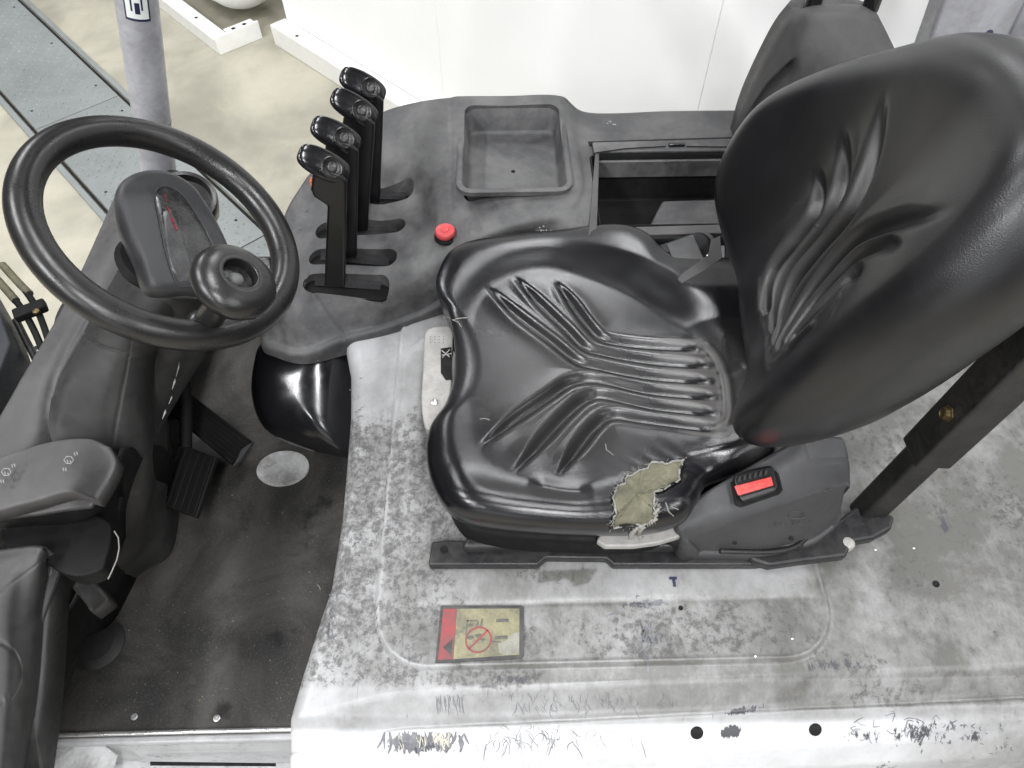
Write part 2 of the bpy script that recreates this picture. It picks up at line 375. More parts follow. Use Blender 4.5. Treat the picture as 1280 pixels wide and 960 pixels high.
# steel trench cover strip let into the concrete, in plates
A0, A1 = at(30, 0, 0), at(340, 290, 0); B0, B1 = at(0, 125, 0), at(125, 275, 0)
dS = (A1-A0)[:2]; dS /= np.linalg.norm(dS); nS = np.array([-dS[1], dS[0]])
offA = A0[:2]@nS; offB = B0[:2]@nS
lo, hi = min(offA, offB), max(offA, offB)
def sp(s, o, z): p = dS*s+nS*o; return np.array([p[0], p[1], z])
joint = at(310, 308, 0)[:2]@dS
for k in range(-3, 3):
    s0 = joint+k*1.25+.003; s1 = joint+(k+1)*1.25-.003; sc_ = [sp(s0, lo+.03, .004), sp(s1, lo+.03, .004), sp(s1, hi-.03, .004), sp(s0, hi-.03, .004)]
    p = prism('steel_plate', sc_, (0, 0, .006), 'steel_plate', fl, bv=.001)
    V = []; Fc = []
    for i in range(46):
        for j in range(15):
            if rng.random() < .45: continue
            u = s0+.04+i*.0262; v_ = lo+.06+j*(hi-lo-.12)/14; a = radians(45 if (i+j) % 2 else -45)
            d = .010*(dS*cos(a)+nS*sin(a)); e = .0035*(-dS*sin(a)+nS*cos(a)); c = sp(u, v_, .0102); b = len(V)
            V += [(c[0]-d[0], c[1]-d[1], .0101), (c[0]+e[0], c[1]+e[1], .0101), (c[0]+d[0], c[1]+d[1], .0101), (c[0]-e[0], c[1]-e[1], .0101), (c[0], c[1], .0134)]
            Fc += [(b, b+1, b+4), (b+1, b+2, b+4), (b+2, b+3, b+4), (b+3, b, b+4)]
    tr = mesh('tread_bump', V, Fc, 'steel_plate', p, False); tr['kind'] = 'stuff'
    for q in (.12, .6, 1.1):
        for o_ in (lo+.07, hi-.07):
            c = sp(s0+q, o_, .0103); lathe('bolt_hole', c, (0, 0, 1), [(.006, 0), (.006, .0004), (.001, .0005)], 'hole_dark', p, 10)
for o_ in (lo, hi):
    prism('edge_angle', [sp(-6, o_-.012, .002), sp(4, o_-.012, .002), sp(4, o_+.012, .002), sp(-6, o_+.012, .002)], (0, 0, .010), 'steel_plate', fl, bv=.002)
    prism('edge_gap', [sp(-6, o_+(.016 if o_ == lo else -.027), .002), sp(4, o_+(.016 if o_ == lo else -.027), .002), sp(4, o_+(.027 if o_ == lo else -.016), .002), sp(-6, o_+(.027 if o_ == lo else -.016), .002)], (0, 0, .003), 'hole_dark', fl, bv=0)
# white cabinet on its skid
ca = at(344, 56, 0); cb = at(431, 112, 0); cdv = (cb-ca)[:2]/np.linalg.norm((cb-ca)[:2]); cn = np.array([-cdv[1], cdv[0]])
cab = empty('white_cabinet', (ca[0], ca[1], 0)); tag(cab, 'tall white steel cabinet standing on a white skid rail behind the forklift', 'cabinet')
def cp(s, o, z): p = ca[:2]+cdv*s+cn*o; return np.array([p[0], p[1], z])
LC = 4.6
prism('skid_rail', [cp(0, 0, 0), cp(LC, 0, 0), cp(LC, .09, 0), cp(0, .09, 0)], (0, 0, .10), 'white_paint', cab, bv=.004)
prism('skid_rail', [cp(0, .80, 0), cp(LC, .80, 0), cp(LC, .89, 0), cp(0, .89, 0)], (0, 0, .10), 'white_paint', cab, bv=.004)
for k in range(8):
    s = .18+k*.42; lathe('bolt_hole', cp(s, .03, .1005), (0, 0, 1), [(.009, 0), (.009, .0006), (.001, .0007)], 'hole_dark', cab, 12)
seams = [0, 1.15, 2.3, 3.45, LC]
for i in range(4):
    s0, s1 = seams[i]+(.0005 if i else .02), seams[i+1]-.0005
    prism('panel', [cp(s0, .085, .103), cp(s1, .085, .103), cp(s1, .11, .103), cp(s0, .11, .103)], (0, 0, 2.0), 'white_panel', cab, bv=.002)
prism('cabinet_body', [cp(.02, .105, .101), cp(LC, .105, .101), cp(LC, .88, .101), cp(.02, .88, .101)], (0, 0, 2.02), 'white_paint', cab, bv=.004)
for k in range(7):
    o_ = .14+k*.1; prism('side_rib', [cp(.019, o_, .12), cp(.019, o_+.035, .12), cp(-.006, o_+.028, .12), cp(-.006, o_+.007, .12)], (0, 0, 1.9), 'white_paint', cab, bv=.002)
# white tank on its own low channel frame
f0, f1, f2 = at(190, 2, 0), at(274, 68, 0), at(310, 47, 0)
fd = (f1-f0)[:2]/np.linalg.norm((f1-f0)[:2]); fn = np.array([-fd[1], fd[0]])
tank = empty('white_tank', (f1[0], f1[1], 0)); tag(tank, 'white horizontal gas tank strapped on a low white channel frame on the floor', 'tank')
def tp(s, o, z): p = f1[:2]+fd*s+fn*o; return np.array([p[0], p[1], z])
prism('frame_channel', [tp(-1.6, 0, 0), tp(0, 0, 0), tp(0, .012, 0), tp(-1.6, .012, 0)], (0, 0, .07), 'white_paint', tank, bv=.002)
prism('frame_channel', [tp(-1.6, .0125, .062), tp(-.002, .0125, .062), tp(-.002, .075, .062), tp(-1.6, .075, .062)], (0, 0, .008), 'white_paint', tank, bv=.002)
prism('end_channel', [tp(.001, 0, 0), tp(.012, 0, 0), tp(.012, .235, 0), tp(.001, .235, 0)], (0, 0, .085), 'white_paint', tank, bv=.002)
prism('end_flange', [tp(-.06, .08, .064), tp(0, .08, .064), tp(0, .23, .064), tp(-.06, .23, .064)], (0, 0, .008), 'white_paint', tank, bv=.002)
for s, o_ in ((-.25, .04), (-.75, .04)): lathe('bolt_hole', tp(s, o_, .0704), (0, 0, 1), [(.009, 0), (.009, .0006), (.001, .0007)], 'hole_dark', tank, 12)
for s, o_ in ((-.03, .12), (-.03, .18)): lathe('bolt_hole', tp(s, o_, .0724), (0, 0, 1), [(.011, 0), (.011, .0006), (.001, .0007)], 'hole_dark', tank, 12)
Rt = .235; tc_ = tp(-.05, .30, .075+Rt); ax_ = np.array([-fd[0], -fd[1], 0])
prof = [(.001, -.10)]+[(Rt*sin(t), -.10+.10*(1-cos(t))) for t in np.linspace(.1, pi/2, 12)]+[(Rt, 1.0), (Rt*.7, 1.07), (.001, 1.1)]
lathe('tank_shell', tc_+ax_*.10, ax_, prof, 'white_paint', tank, 56, ref=(0, 0, 1))
def ringpts(c, ax, R, k=40):
    B = frame(ax, (0, 0, 1)); return [c+B@np.array([R*cos(2*pi*i/k), R*sin(2*pi*i/k), 0]) for i in range(k)]
for s in (.18, .75): tube('strap', ringpts(tc_+ax_*s, ax_, Rt+.003), .006, 'white_paint', tank, 8, True)
# small clamp plate near the tank's end
cl = tc_+ax_*.13+np.array([0, 0, 0])+(-np.array([fn[0], fn[1], 0])*cos(.5)+np.array([0, 0, sin(.5)]))*(Rt+.002)
Bc = frame(-np.array([fn[0], fn[1], 0])*cos(.5)+np.array([0, 0, sin(.5)]), (0, 0, 1))
box('clamp_plate', cl, (.05, .016, .006), 'white_paint', tank, Bc, .001); box('clamp_plate', cl+Bc@np.array([0, .03, 0]), (.05, .008, .006), 'cast_silver', tank, Bc, .001)

#=================================================================== THE FORKLIFT
FK = empty('forklift', FBASE); tag(FK, 'worn light grey forklift with torn black vinyl seat, steering wheel and four hydraulic levers', 'forklift')
# ---- hood (seat deck)
nx, ny = 440, 300
xs = np.linspace(-.30, 1.45, nx); ys = np.concatenate([np.linspace(.115, .42, 150), np.linspace(.42, 1.16, 151)[1:]]); ny = len(ys)
X, Y = np.meshgrid(xs, ys)
EP = sorted([tuple(at(a, b, .842)[:2][::-1]) for a, b in ((431, 432), (438, 470), (438, 520), (434, 570), (427, 650), (413, 738), (400, 775), (376, 850), (358, 912), (350, 955))])
edge = np.interp(Y, [e_[0] for e_ in EP], [e_[1] for e_ in EP])
Xw = edge+(X-xs[0])*((xs[-1]-edge)/(xs[-1]-xs[0]))
prof_y = np.array([.115, .125, .140, .160, .178, .192, .2005, .2035, .2065, .212, .236, .242, .256, .30, 1.3])
prof_z = np.array([.60, .70, .765, .797, .813, .823, .8275, .8235, .8275, .832, .857, .861, .862, .862, .862])
yy = Y+.012*np.clip(Xw, 0, 1.4)*-1*sst(Y, .2, .21)*0
shift = .004-.028*np.clip(Xw, -.3, 1.2)   # the rail runs slightly aslant
Z = np.interp(Y+shift*(-1)*0+np.clip(-.022*(Xw-.1), -.03, .01)+.022*sst(-Xw, .13, .30), prof_y, prof_z)
Z = Z+.0015*np.exp(-((Y-.208)/.004)**2)
RP = np.array(rrect(-.182, .455, .266, .93, .075, 0))[:, :2]
d = sdf(Xw, Y, RP)
d_rim = np.concatenate([d[:, :1]]*3+[d], 1)
Z += .008*(1-sst(d, -.001, .006))+.0022*np.exp(-((d-.0005)/.0035)**2)
Z += .0025*sst(Y, .345, .352)*(1-sst(d, -.02, -.002))-.0015*np.exp(-((Y-.349)/.003)**2)*(1-sst(d, -.02, -.002))
# soft swell behind the panel and shallow hollow at the right
Z += .010*np.exp(-((Xw-.78)/.22)**2-((Y-.46)/.18)**2)-.006*np.exp(-((Xw-.62)/.16)**2-((Y-.29)/.06)**2)
# inset stadium embossing near the front of the seat
P2 = [at(*p, .87)[:2] for p in [(500, 520), (503, 455), (512, 438), (530, 425), (545, 420)]]
q, _ = seg_dist(Xw, Y, P2); Z += .0025*np.exp(-(q/.004)**2)
# rounded leading edge
de = Xw-edge; rr = .028; qq = np.clip(1-de/rr, 0, 1); Z -= rr*(1-np.sqrt(1-qq**2))
G = np.stack([Xw, Y, Z], -1)
# leading wall down to the floor
Gw = G[:, :1].copy(); walls = [np.stack([Gw[..., 0], Gw[..., 1], Gw[..., 2]*(1-t)+.45*t], -1) for t in (1, .5, .15)]
G = np.concatenate(walls+[G], 1); ny_, nx_ = G.shape[:2]
idx = np.arange(ny_*nx_).reshape(ny_, nx_)
Fc = np.stack([idx[:-1, :-1], idx[:-1, 1:], idx[1:, 1:], idx[1:, :-1]], -1).reshape(-1, 4)
hood = mesh('hood', G.reshape(-1, 3), Fc, 'hood_paint', FK, label='light grey painted hood deck, grimy and scratched')
HX, HY, HZ = G[..., 0], G[..., 1], G[..., 2]
PX, PY = pj(G.reshape(-1, 3)); PX = PX.reshape(ny_, nx_); PY = PY.reshape(ny_, nx_)
def spot(px, py, sx, sy, rot=0., p=2.):
    c = at(px, py, .865); ex = at(px+sx, py, .865)-c; ey = at(px, py-sy, .865)-c; a = np.linalg.norm(ex); b = np.linalg.norm(ey)
    u = (HX-c[0])*cos(rot)+(HY-c[1])*sin(rot); v = -(HX-c[0])*sin(rot)+(HY-c[1])*cos(rot)
    return np.exp(-(np.abs(u/a)**p+np.abs(v/b)**p))
dirt = .12+0*HX
dirt += .60*sst(HY, .30, .40)*(1-sst(HY, .63, .74))*(1-sst(HX, -.10, -.02))
dirt += .45*sst(HY, .232, .25)*(1-sst(HY, .33, .37))*(1-sst(HX, -.06, .10))
dirt += .25*spot(800, 800, 60, 40)+.35*spot(815, 800, 18, 28)+.35*spot(900, 790, 90, 35)+.5*spot(1060, 828, 50, 14, 0, 3)+.45*spot(690, 720, 60, 14)
dirt += .45*spot(640, 850, 70, 14)+.3*spot(640, 845, 30, 8)+.22*sst(HY, .26, .28)*(1-sst(HY, .34, .35))*sst(HX, -.05, .05)*(1-sst(HX, .44, .46))+.55*spot(800, 680+20, 20, 5)
dirt += .30*sst(HX, .44, .60)*sst(HY, .24, .26)+.5*spot(1260, 640, 30, 40)+.35*spot(1120, 560, 25, 40, 1.)+.4*spot(1180, 640, 14, 12)
dirt += .35*sst(HY, .206, .21)*(1-sst(HY, .235, .25))*sst(HX, .38, .50)+.30*sst(HX, .55, .70)*(1-sst(HY, .20, .21))
dirt -= .35*(1-sst(HY, .19, .20))*(1-sst(HX, .50, .62))
dirt -= .5*spot(480, 440, 60, 40)
dirt -= .12*sst(HX, .5, .6)
dirt -= .25*np.exp(-((d_rim-.001)/.003)**2)
film = .74+.60*sst(HY, .239, .247)*(1-sst(HY, .262, .272))*sst(HX, -.14, .0)+.35*sst(HY, .27, .28)*(1-sst(HY, .335, .355))*sst(HX, -.1, .1)*(1-sst(HX, .45, .47))+.18*sst(HX, -.12, .1)*sst(HY, .24, .26)-.2*(1-sst(HX, -.235, -.215))
film += .50*sst(HX, .44, .50)*sst(HY, .238, .25)+.12*sst(HY, .24, .25)+.1*sst(HX, .3, .5)+.25*sst(HX, .44, .5)*(1-sst(HY, .28, .36))*sst(HY, .238, .25)
film += .25*sst(HY, .42, .48)*sst(HX, .45, .6)-.22*spot(1120, 720, 60, 50)-.2*spot(1210, 690, 60, 40)
film -= .35*spot(490, 440, 70, 40)
film += .5*(1-sst(sdf(PX, PY, [(675, 715), (745, 712), (735, 728), (718, 732), (710, 722), (672, 728)]), -2, 3))
film -= .34*np.exp(-((d_rim-.001)/.003)**2)
film += .25*spot(800, 790, 60, 30)+.35*spot(560, 800, 80, 30)+.25*sst(HX, .6, .9)*(1-sst(HY, .19, .23))
film += .22*sst(HY, .206, .21)*(1-sst(HY, .237, .243))*sst(HX, .0, .3)
film -= .68*(1-sst(HY, .19, .20))*(1-.8*sst(HX, .5, .65))  # near rail paled: cleaner paint, plus its lamp highlight put into the colour
film -= .2*sst(HY, .35, .355)*(1-sst(HY, .41, .42))*sst(HX, .02, .06)*(1-sst(HX, .42, .45))
film += .25*spot(960, 790, 90, 45)+.2*spot(1230, 560, 90, 120)
chip = 0*HX
def addchip(px, py, sx, sy, s=1., rot=0.):
    global chip
    chip = np.maximum(chip, s*spot(px, py, sx*1.2, sy*1.2, rot, 2.2))
for a in [(520, 922, 45, 10, .95), (925, 905, 16, 7, 1.2), (940, 880, 34, 5, .9, .12), (1175, 905, 42, 14, .78), (1100, 908, 34, 10, .6), (1250, 908, 12, 7, .9), (1150, 945, 22, 10, .7),
          (810, 790, 14, 22, .75), (1045, 830, 40, 8, .8), (640, 848, 30, 6, .8), (800, 757, 28, 5, .8), (1180, 660, 9, 9, .9), (412, 775, 8, 26, .7), (430, 720, 10, 40, .45), (460, 640, 16, 60, .42), (455, 560, 16, 60, .42)]: addchip(*a)
scratch = .9*sst(HY, .206, .21)*(1-sst(HY, .24, .25))*(1-sst(HX, .35, .5))+.55*(1-sst(HY, .196, .2))*sst(HY, .15, .165)*sst(HX, -.2, -.05)*(1-sst(HX, .10, .18))+.25*sst(HX, .5, .6)+.12
scratch += .3*sst(HY, .35, .36)*sst(HX, -.05, 0)
attr(hood, 'dirt', dirt.ravel()); attr(hood, 'film', np.clip(film, 0, 1.15).ravel()); attr(hood, 'chip', chip.ravel()); attr(hood, 'scratch', scratch.ravel())
def hz(x, y):
    j = min(max(np.searchsorted(ys, y), 1), ny-1); i = min(np.searchsorted(HX[j, 3:], x)+3, nx_-1); t_ = (y-ys[j-1])/(ys[j]-ys[j-1]); return HZ[j-1, i]*(1-t_)+HZ[j, i]*t_
def hood_pt(px, py):
    z = .865
    for _ in range(6): p = at(px, py, z); z = hz(p[0], p[1])
    return at(px, py, z)
def hnorm(p):
    e = .008; dx = (hz(p[0]+e, p[1])-hz(p[0]-e, p[1]))/(2*e); dy = (hz(p[0], p[1]+e)-hz(p[0], p[1]-e))/(2*e); n = np.array([-dx, -dy, 1]); return n/np.linalg.norm(n)
for px, py, r in [(871, 916, .0078), (1019, 912, .0078), (1170, 730, .0045), (851, 760, .003)]:
    p = hood_pt(px, py); n = hnorm(p); lathe('drilled_hole', p-n*.001, n, [(r*1.12, 0), (r*1.12, .0016), (r, .0019), (r*.96, .0014), (.0005, .0013)], 'hole_dark', hood, 24)
for px, py in [(990, 799), (1142, 686), (944, 821), (1094, 688)]:
    p = hood_pt(px, py); mesh('paint_fleck', [p+np.array([rng.normal()*.0025, rng.normal()*.0015, .001]) for _ in range(1)]+[p+np.array([a, b, .0012]) for a, b in ((.0022, 0), (.0006, .0016), (-.0018, .0006), (-.0006, -.0012))], [(1, 2, 3, 4)], 'white_panel', hood, False)
# scratches and rub marks: thin ribbons lying on the paint
def ribbons(name, items, mat, lift=.0005):
    V = []; Fc = []
    for pts, wd in items:
        P = np.array([hood_pt(*p) for p in catmull(np.array(pts, float), 3)])
        for i in range(len(P)):
            t = P[min(i+1, len(P)-1)]-P[max(i-1, 0)]; n = np.array([-t[1], t[0], 0]); n /= np.linalg.norm(n)+1e-9; f = wd*(.25+.75*sin(pi*(i+.3)/(len(P)-.4)))*rng.uniform(.6, 1.2)
            V += [P[i]+n*f+[0, 0, lift], P[i]-n*f+[0, 0, lift]]
        b = len(V)-2*len(P); Fc += [(b+2*i, b+2*i+2, b+2*i+3, b+2*i+1) for i in range(len(P)-1)]
    o = mesh(name, V, Fc, mat, hood, False); o['kind'] = 'stuff'; return o
def arc(x_, y_, a, l, c): 
    dx, dy = cos(a), sin(a); return [(x_, y_), (x_+dx*l*.5-dy*c, y_+dy*l*.5+dx*c), (x_+dx*l, y_+dy*l)]
it = []
for _ in range(70): it.append((arc(rng.uniform(640, 860), rng.uniform(864, 884), rng.choice([1.1, 1.9, 1.4])+rng.normal()*.25, rng.uniform(5, 20), rng.normal()*2), rng.uniform(.0002, .0005)))
for _ in range(75): it.append((arc(rng.normal(660, 45), rng.uniform(905, 930), rng.choice([1.0, 2.0])+rng.normal()*.3, rng.uniform(6, 24), rng.normal()*2.5), rng.uniform(.0002, .0006)))
for _ in range(30): it.append((arc(rng.uniform(545, 580), rng.uniform(868, 872), 1.5+rng.normal()*.1, rng.uniform(8, 26), rng.normal()), rng.uniform(.0002, .0004)))
for _ in range(46): it.append((arc(rng.normal(418, 8), rng.uniform(730, 845), rng.normal()*.6+.5, rng.uniform(3, 9), rng.normal()), rng.uniform(.0004, .0012)))
for _ in range(70): it.append((arc(rng.normal(446, 5), rng.uniform(470, 730), rng.normal()*.5-.3, rng.uniform(2, 8), rng.normal()), rng.uniform(.0003, .0012)))
for _ in range(30): it.append((arc(rng.uniform(1065, 1200), rng.uniform(895, 922), rng.normal()*1.2+1.2, rng.uniform(6, 16), rng.normal()*5), rng.uniform(.0004, .0011)))
for _ in range(25): it.append((arc(rng.uniform(1120, 1270), rng.uniform(900, 950), rng.normal()*1.2+1.2, rng.uniform(2, 6), rng.normal()*2), rng.uniform(.0008, .002)))
for _ in range(50): it.append((arc(rng.uniform(480, 1240), rng.uniform(720, 835), rng.normal()*1., rng.uniform(3, 10), rng.normal()), rng.uniform(.0002, .0004)))
for _ in range(26): it.append((arc(rng.normal(808, 12), rng.normal(800, 16), 1.9+rng.normal()*.4, rng.uniform(6, 18), rng.normal()*2), rng.uniform(.0006, .0018)))
for _ in range(20): it.append((arc(rng.normal(812, 14), rng.normal(756, 3), rng.normal()*.4, rng.uniform(5, 12), rng.normal()*2), rng.uniform(.0006, .0014)))
ribbons('paint_scratch', it, 'scratch_dark')
it = [(arc(476+rng.uniform(0, 104), 914+rng.uniform(0, 6), 1.6+rng.normal()*.25, rng.uniform(12, 28), rng.normal()*2), rng.uniform(.0012, .0034)) for _ in range(46)]
ribbons('scraped_paint', it, 'scratch_dark', .0006)
it = [(arc(540+rng.uniform(0, 24), 912+rng.uniform(0, 6), 1.5+rng.normal()*.2, rng.uniform(10, 24), rng.normal()), rng.uniform(.0006, .0022)) for _ in range(14)]+[(arc(490+rng.uniform(0, 60), 916+rng.uniform(0, 6), 1.5+rng.normal()*.2, rng.uniform(8, 20), rng.normal()), rng.uniform(.0004, .0009)) for _ in range(12)]
ribbons('scraped_primer', it, 'primer_cream', .0009)
# T shaped ink mark
p = hood_pt(842, 728)
for dx, dy, sx, sy in ((0, .006, .011, .004), (.0005, -.001, .0042, .011)): box('ink_mark', p+np.array([dx, dy, .0008]), (sx, sy, .0006), 'navy_ink', hood, bv=0)
# warning sticker
sc4 = [hood_pt(*q) for q in ((551, 757), (655, 757), (655, 823), (544, 829))]
zs = max(q[2] for q in sc4)+.0012
sc4 = [at(*q, zs) for q in ((551, 757), (655, 757), (655, 823), (544, 829))]
def bil(u, v, dz): 
    a = sc4[0]*(1-u)+sc4[1]*u; b = sc4[3]*(1-u)+sc4[2]*u; p = a*(1-v)+b*v; return p+np.array([0, 0, dz])
def spoly(name, uv, mat, par, dz, th=.0003): return prism(name, [bil(u, v, dz) for u, v in uv], (0, 0, -th), mat, par, bv=0, smooth=False)
stk = spoly('warning_sticker', [(0, 0), (.97, 0), (1, .04), (1, .95), (.97, 1), (0, 1)], 'black_ink', hood, .0004, .0010)
stk['label'] = 'worn red and yellow warning sticker with prohibition sign'
HOODCH = hood
def sdet(name, uv, mat, dz): return spoly(name, uv, mat, hood, dz)
sdet('sticker_band', [(.035, .06), (.195, .06), (.195, .95), (.03, .95)], 'sticker_red', .0007)
sdet('sticker_field', [(.20, .06), (.945, .06), (.945, .93), (.20, .95)], 'sticker_yellow', .0007)
sdet('sticker_triangle', [(.07, .74), (.175, .60), (.175, .88)], 'black_ink', .0010)
cu, cv = .475, .63
ring = [(cu+.155*cos(t), cv+.24*sin(t)) for t in np.linspace(0, 2*pi, 33)]; rin = [(cu+.135*cos(t), cv+.205*sin(t)) for t in np.linspace(0, 2*pi, 33)]
V = [bil(u, v, .0013) for u, v in ring]+[bil(u, v, .0013) for u, v in rin]
mesh('prohibition_ring', V, [(i, i+1, 34+i, 33+i) for i in range(32)], 'sticker_red', hood, False)
sdet('prohibition_bar', [(.36, .78), (.38, .80), (.59, .47), (.57, .45)], 'sticker_red', .0013)
for pts in ([(.325, .27), (.34, .27), (.335, .55), (.32, .55)], [(.325, .27), (.45, .27), (.45, .295), (.325, .295)], [(.345, .36), (.37, .33), (.40, .345), (.405, .38), (.37, .395), (.345, .385)],
            [(.43, .40), (.45, .30), (.47, .29), (.46, .40)], [(.48, .40), (.50, .24), (.515, .24), (.51, .40)], [(.34, .57), (.37, .55), (.42, .56), (.42, .61), (.37, .63), (.34, .60)],
            [(.42, .54), (.50, .52), (.53, .58), (.47, .62)], [(.49, .62), (.53, .60), (.56, .63), (.52, .67)], [(.62, .66), (.74, .68), (.74, .70), (.62, .68)]): sdet('sticker_pictogram', pts, 'sticker_print', .0011)
for u0, v0 in ((.67, .255), (.66, .57)): sdet('sticker_text_block', [(u0, v0), (u0+.15, v0), (u0+.15, v0+.065), (u0, v0+.065)], 'sticker_print', .0011)

sdet('sticker_wear', [(.70, .70), (.80, .66), (.86, .55), (.945, .50), (.945, .90), (.80, .93), (.72, .88)], 'sticker_bare', .0009)
# ---- operator floor, sill and step
ft = box('floor_mat', (-.55, .71, .505), (.64, .906, .03), 'floor_mat', FK, bv=.003, label='black gritty rubber floor mat')
tube('trim_strip', [(-.868, .2575, .5215), (-.5, .2575, .5225), (-.272, .2575, .5215)], .0042, 'bright_steel', ft, 8)
for px, py in ((168, 896), (271, 898)): lathe('floor_screw', at(px, py, .520), (0, 0, 1), [(.006, 0), (.0058, .0018), (.003, .0026), (.001, .0018)], 'bright_steel', ft, 14)
lathe('floor_dome', at(124, 806, .52), (0, 0, 1), [(.046, 0), (.046, .003), (.040, .008), (.030, .0115), (.029, .0105), (.012, .013), (.001, .0132)], 'cowl_plastic', ft, 48)
wp = at(354, 586, .5205); V = [wp]; kk = 48
plastic('worn_grey', (.52, .52, .52), (.17, .165, .15), .4, .9, 400, .2, big=14)
prf = [(.054, 0), (.0535, .004), (.0515, .0045), (.045, .0028), (.03, .0014), (.012, .0008), (.001, .0006)]
lathe('worn_disc', wp, (0, 0, 1), prf, 'worn_grey', ft, 56, squash=(1.04, .80), label='pale worn round dish in the mat')
for _ in range(46):
    px, py = rng.uniform(150, 400), rng.uniform(560, 895); p = at(px, py, .5207); s = rng.uniform(.0006, .0016)
    mesh('grit', [p+np.array([a*s*rng.uniform(.6, 1.6), b*s, h]) for a, b, h in ((-1, -1, 0), (1, -1, 0), (1, 1, 0), (-1, 1, 0), (0, 0, .001))], [(0, 1, 4), (1, 2, 4), (2, 3, 4), (3, 0, 4)], 'foam', ft, False) if py > 560+(400-px)*.1 else None
# side sill below the mat edge with its recessed step
y1 = .258
sill = prism('side_sill', [(-.90, .256, .488), (-.268, .256, .488), (-.268, .243, .488), (-.90, .243, .488)], (0, 0, .022), 'hood_paint', FK, bv=.004, label='light grey painted sill over the step')
attr(sill, 'dirt', [.1]*len(sill.data.vertices)); attr(sill, 'film', [.4]*len(sill.data.vertices)); attr(sill, 'chip', [0]*len(sill.data.vertices)); attr(sill, 'scratch', [.2]*len(sill.data.vertices))
def painted(name, pts, faces, par, dz=.25, film=.4, label=None):
    o = mesh(name, pts, faces, 'hood_paint', par, True, label, auto=30); n = len(o.data.vertices)
    attr(o, 'dirt', [dz]*n); attr(o, 'film', [film]*n); attr(o, 'chip', [0]*n); attr(o, 'scratch', [.25]*n); return o
q = lambda px, py, z: at(px, py, z)
step = painted('step_panel', [q(45, 918, .489), q(360, 918, .489), q(352, 975, .40), q(20, 975, .42),
    (-.80, .235, .46), (-.70, .230, .44), (-.60, .226, .36), (-.29, .226, .36), (-.29, .10, .36), (-.60, .10, .36), (-.82, .10, .46), (-1.1, .10, .46), (-1.1, .25, .488), (-.26, .243, .488), (-1.1, .243, .488), (-.26, .226, .36), (-.26, .10, .36)],
    [(12, 14, 13), (14, 11, 10, 4), (14, 4, 5, 13), (4, 10, 9, 6, 5), (5, 6, 7, 15, 13), (6, 9, 8, 7), (7, 8, 16, 15)], FK, label='light grey recessed boarding step')
box('step_tread', (-.43, .17, .368), (.30, .12, .012), 'hood_paint', step, bv=.003)
o = bpy.data.objects['step_tread']; 
for nme, vv in (('dirt', .3), ('film', .35), ('chip', 0), ('scratch', .3)): attr(o, nme, [vv]*len(o.data.vertices))

prism('step_slot', [at(a, b, .4575+.03) for a, b in ((188, 952), (345, 954), (345, 958), (188, 957))], (0, 0, .001), 'hole_dark', step, bv=0)
prism('step_gusset', [at(a, b, .489) for a, b in ((60, 921), (118, 921), (148, 944), (140, 975), (40, 975))], (0, 0, .004), 'worn_grey', step, bv=.003)
# ---- console (right armrest) with lever slots, tray and open bin
CG = [  # columns left -> right, rows far -> near
 [(387, 222, .97), (363, 262, .95), (346, 320, .93), (336, 372, .90), (332, 424, .86)],
 [(430, 172, .99), (405, 240, .97), (382, 310, .945), (366, 378, .925), (376, 436, .86)],
 [(475, 143, 1.03), (455, 205, 1.0), (430, 285, .965), (410, 360, .94), (427, 418, .875)],
 [(520, 129, 1.05), (510, 195, 1.03), (497, 282, .98), (484, 352, .95), (480, 404, .882)],
 [(568, 123, 1.07), (566, 188, 1.06), (562, 262, 1.02), (548, 325, .98), (545, 376, .90)],
 [(632, 122, 1.07), (634, 187, 1.062), (632, 245, 1.05), (612, 290, 1.03), (586, 332, .96)],
 [(696, 121, 1.07), (710, 182, 1.063), (716, 238, 1.057), (690, 272, 1.045), (652, 304, .99)],
 [(736, 142, 1.05), (740, 187, 1.05), (744, 235, 1.05), (738, 268, 1.048), (740, 296, 1.03)],
 [(845, 140, 1.05), (845, 187, 1.05), (845, 235, 1.05), (845, 268, 1.048), (845, 293, 1.03)],
 [(960, 139, 1.05), (960, 187, 1.05), (960, 235, 1.05), (960, 268, 1.048), (960, 290, 1.03)]]
CGw = np.array([[at(*c) for c in col] for col in CG]).transpose(1, 0, 2)
CS = upsample(CGw, 26)
px, py = pj(CS.reshape(-1, 3)); px = px.reshape(CS.shape[:2]); py = py.reshape(CS.shape[:2])
# lever well: the slot field lies lower than the shoulder beyond it
well = [(330, 250), (400, 200), (480, 214), (520, 216), (533, 228), (536, 262), (545, 300), (520, 400), (400, 420), (320, 380)]
dw = sdf(px, py, well)
CS[..., 2] -= .016*(1-sst(dw, -14, 12))*(1-sst(py, 255, 300))*sst(px, 440, 480)
qd, _ = seg_dist(px, py, [(564, 130), (564, 262)]); CS[..., 2] -= .0025*np.exp(-(qd/2.2)**2)
qd, _ = seg_dist(px, py, [(383, 345), (392, 368), (408, 392), (430, 420), (436, 436)]); CS[..., 2] -= .003*np.exp(-(qd/2.4)**2)
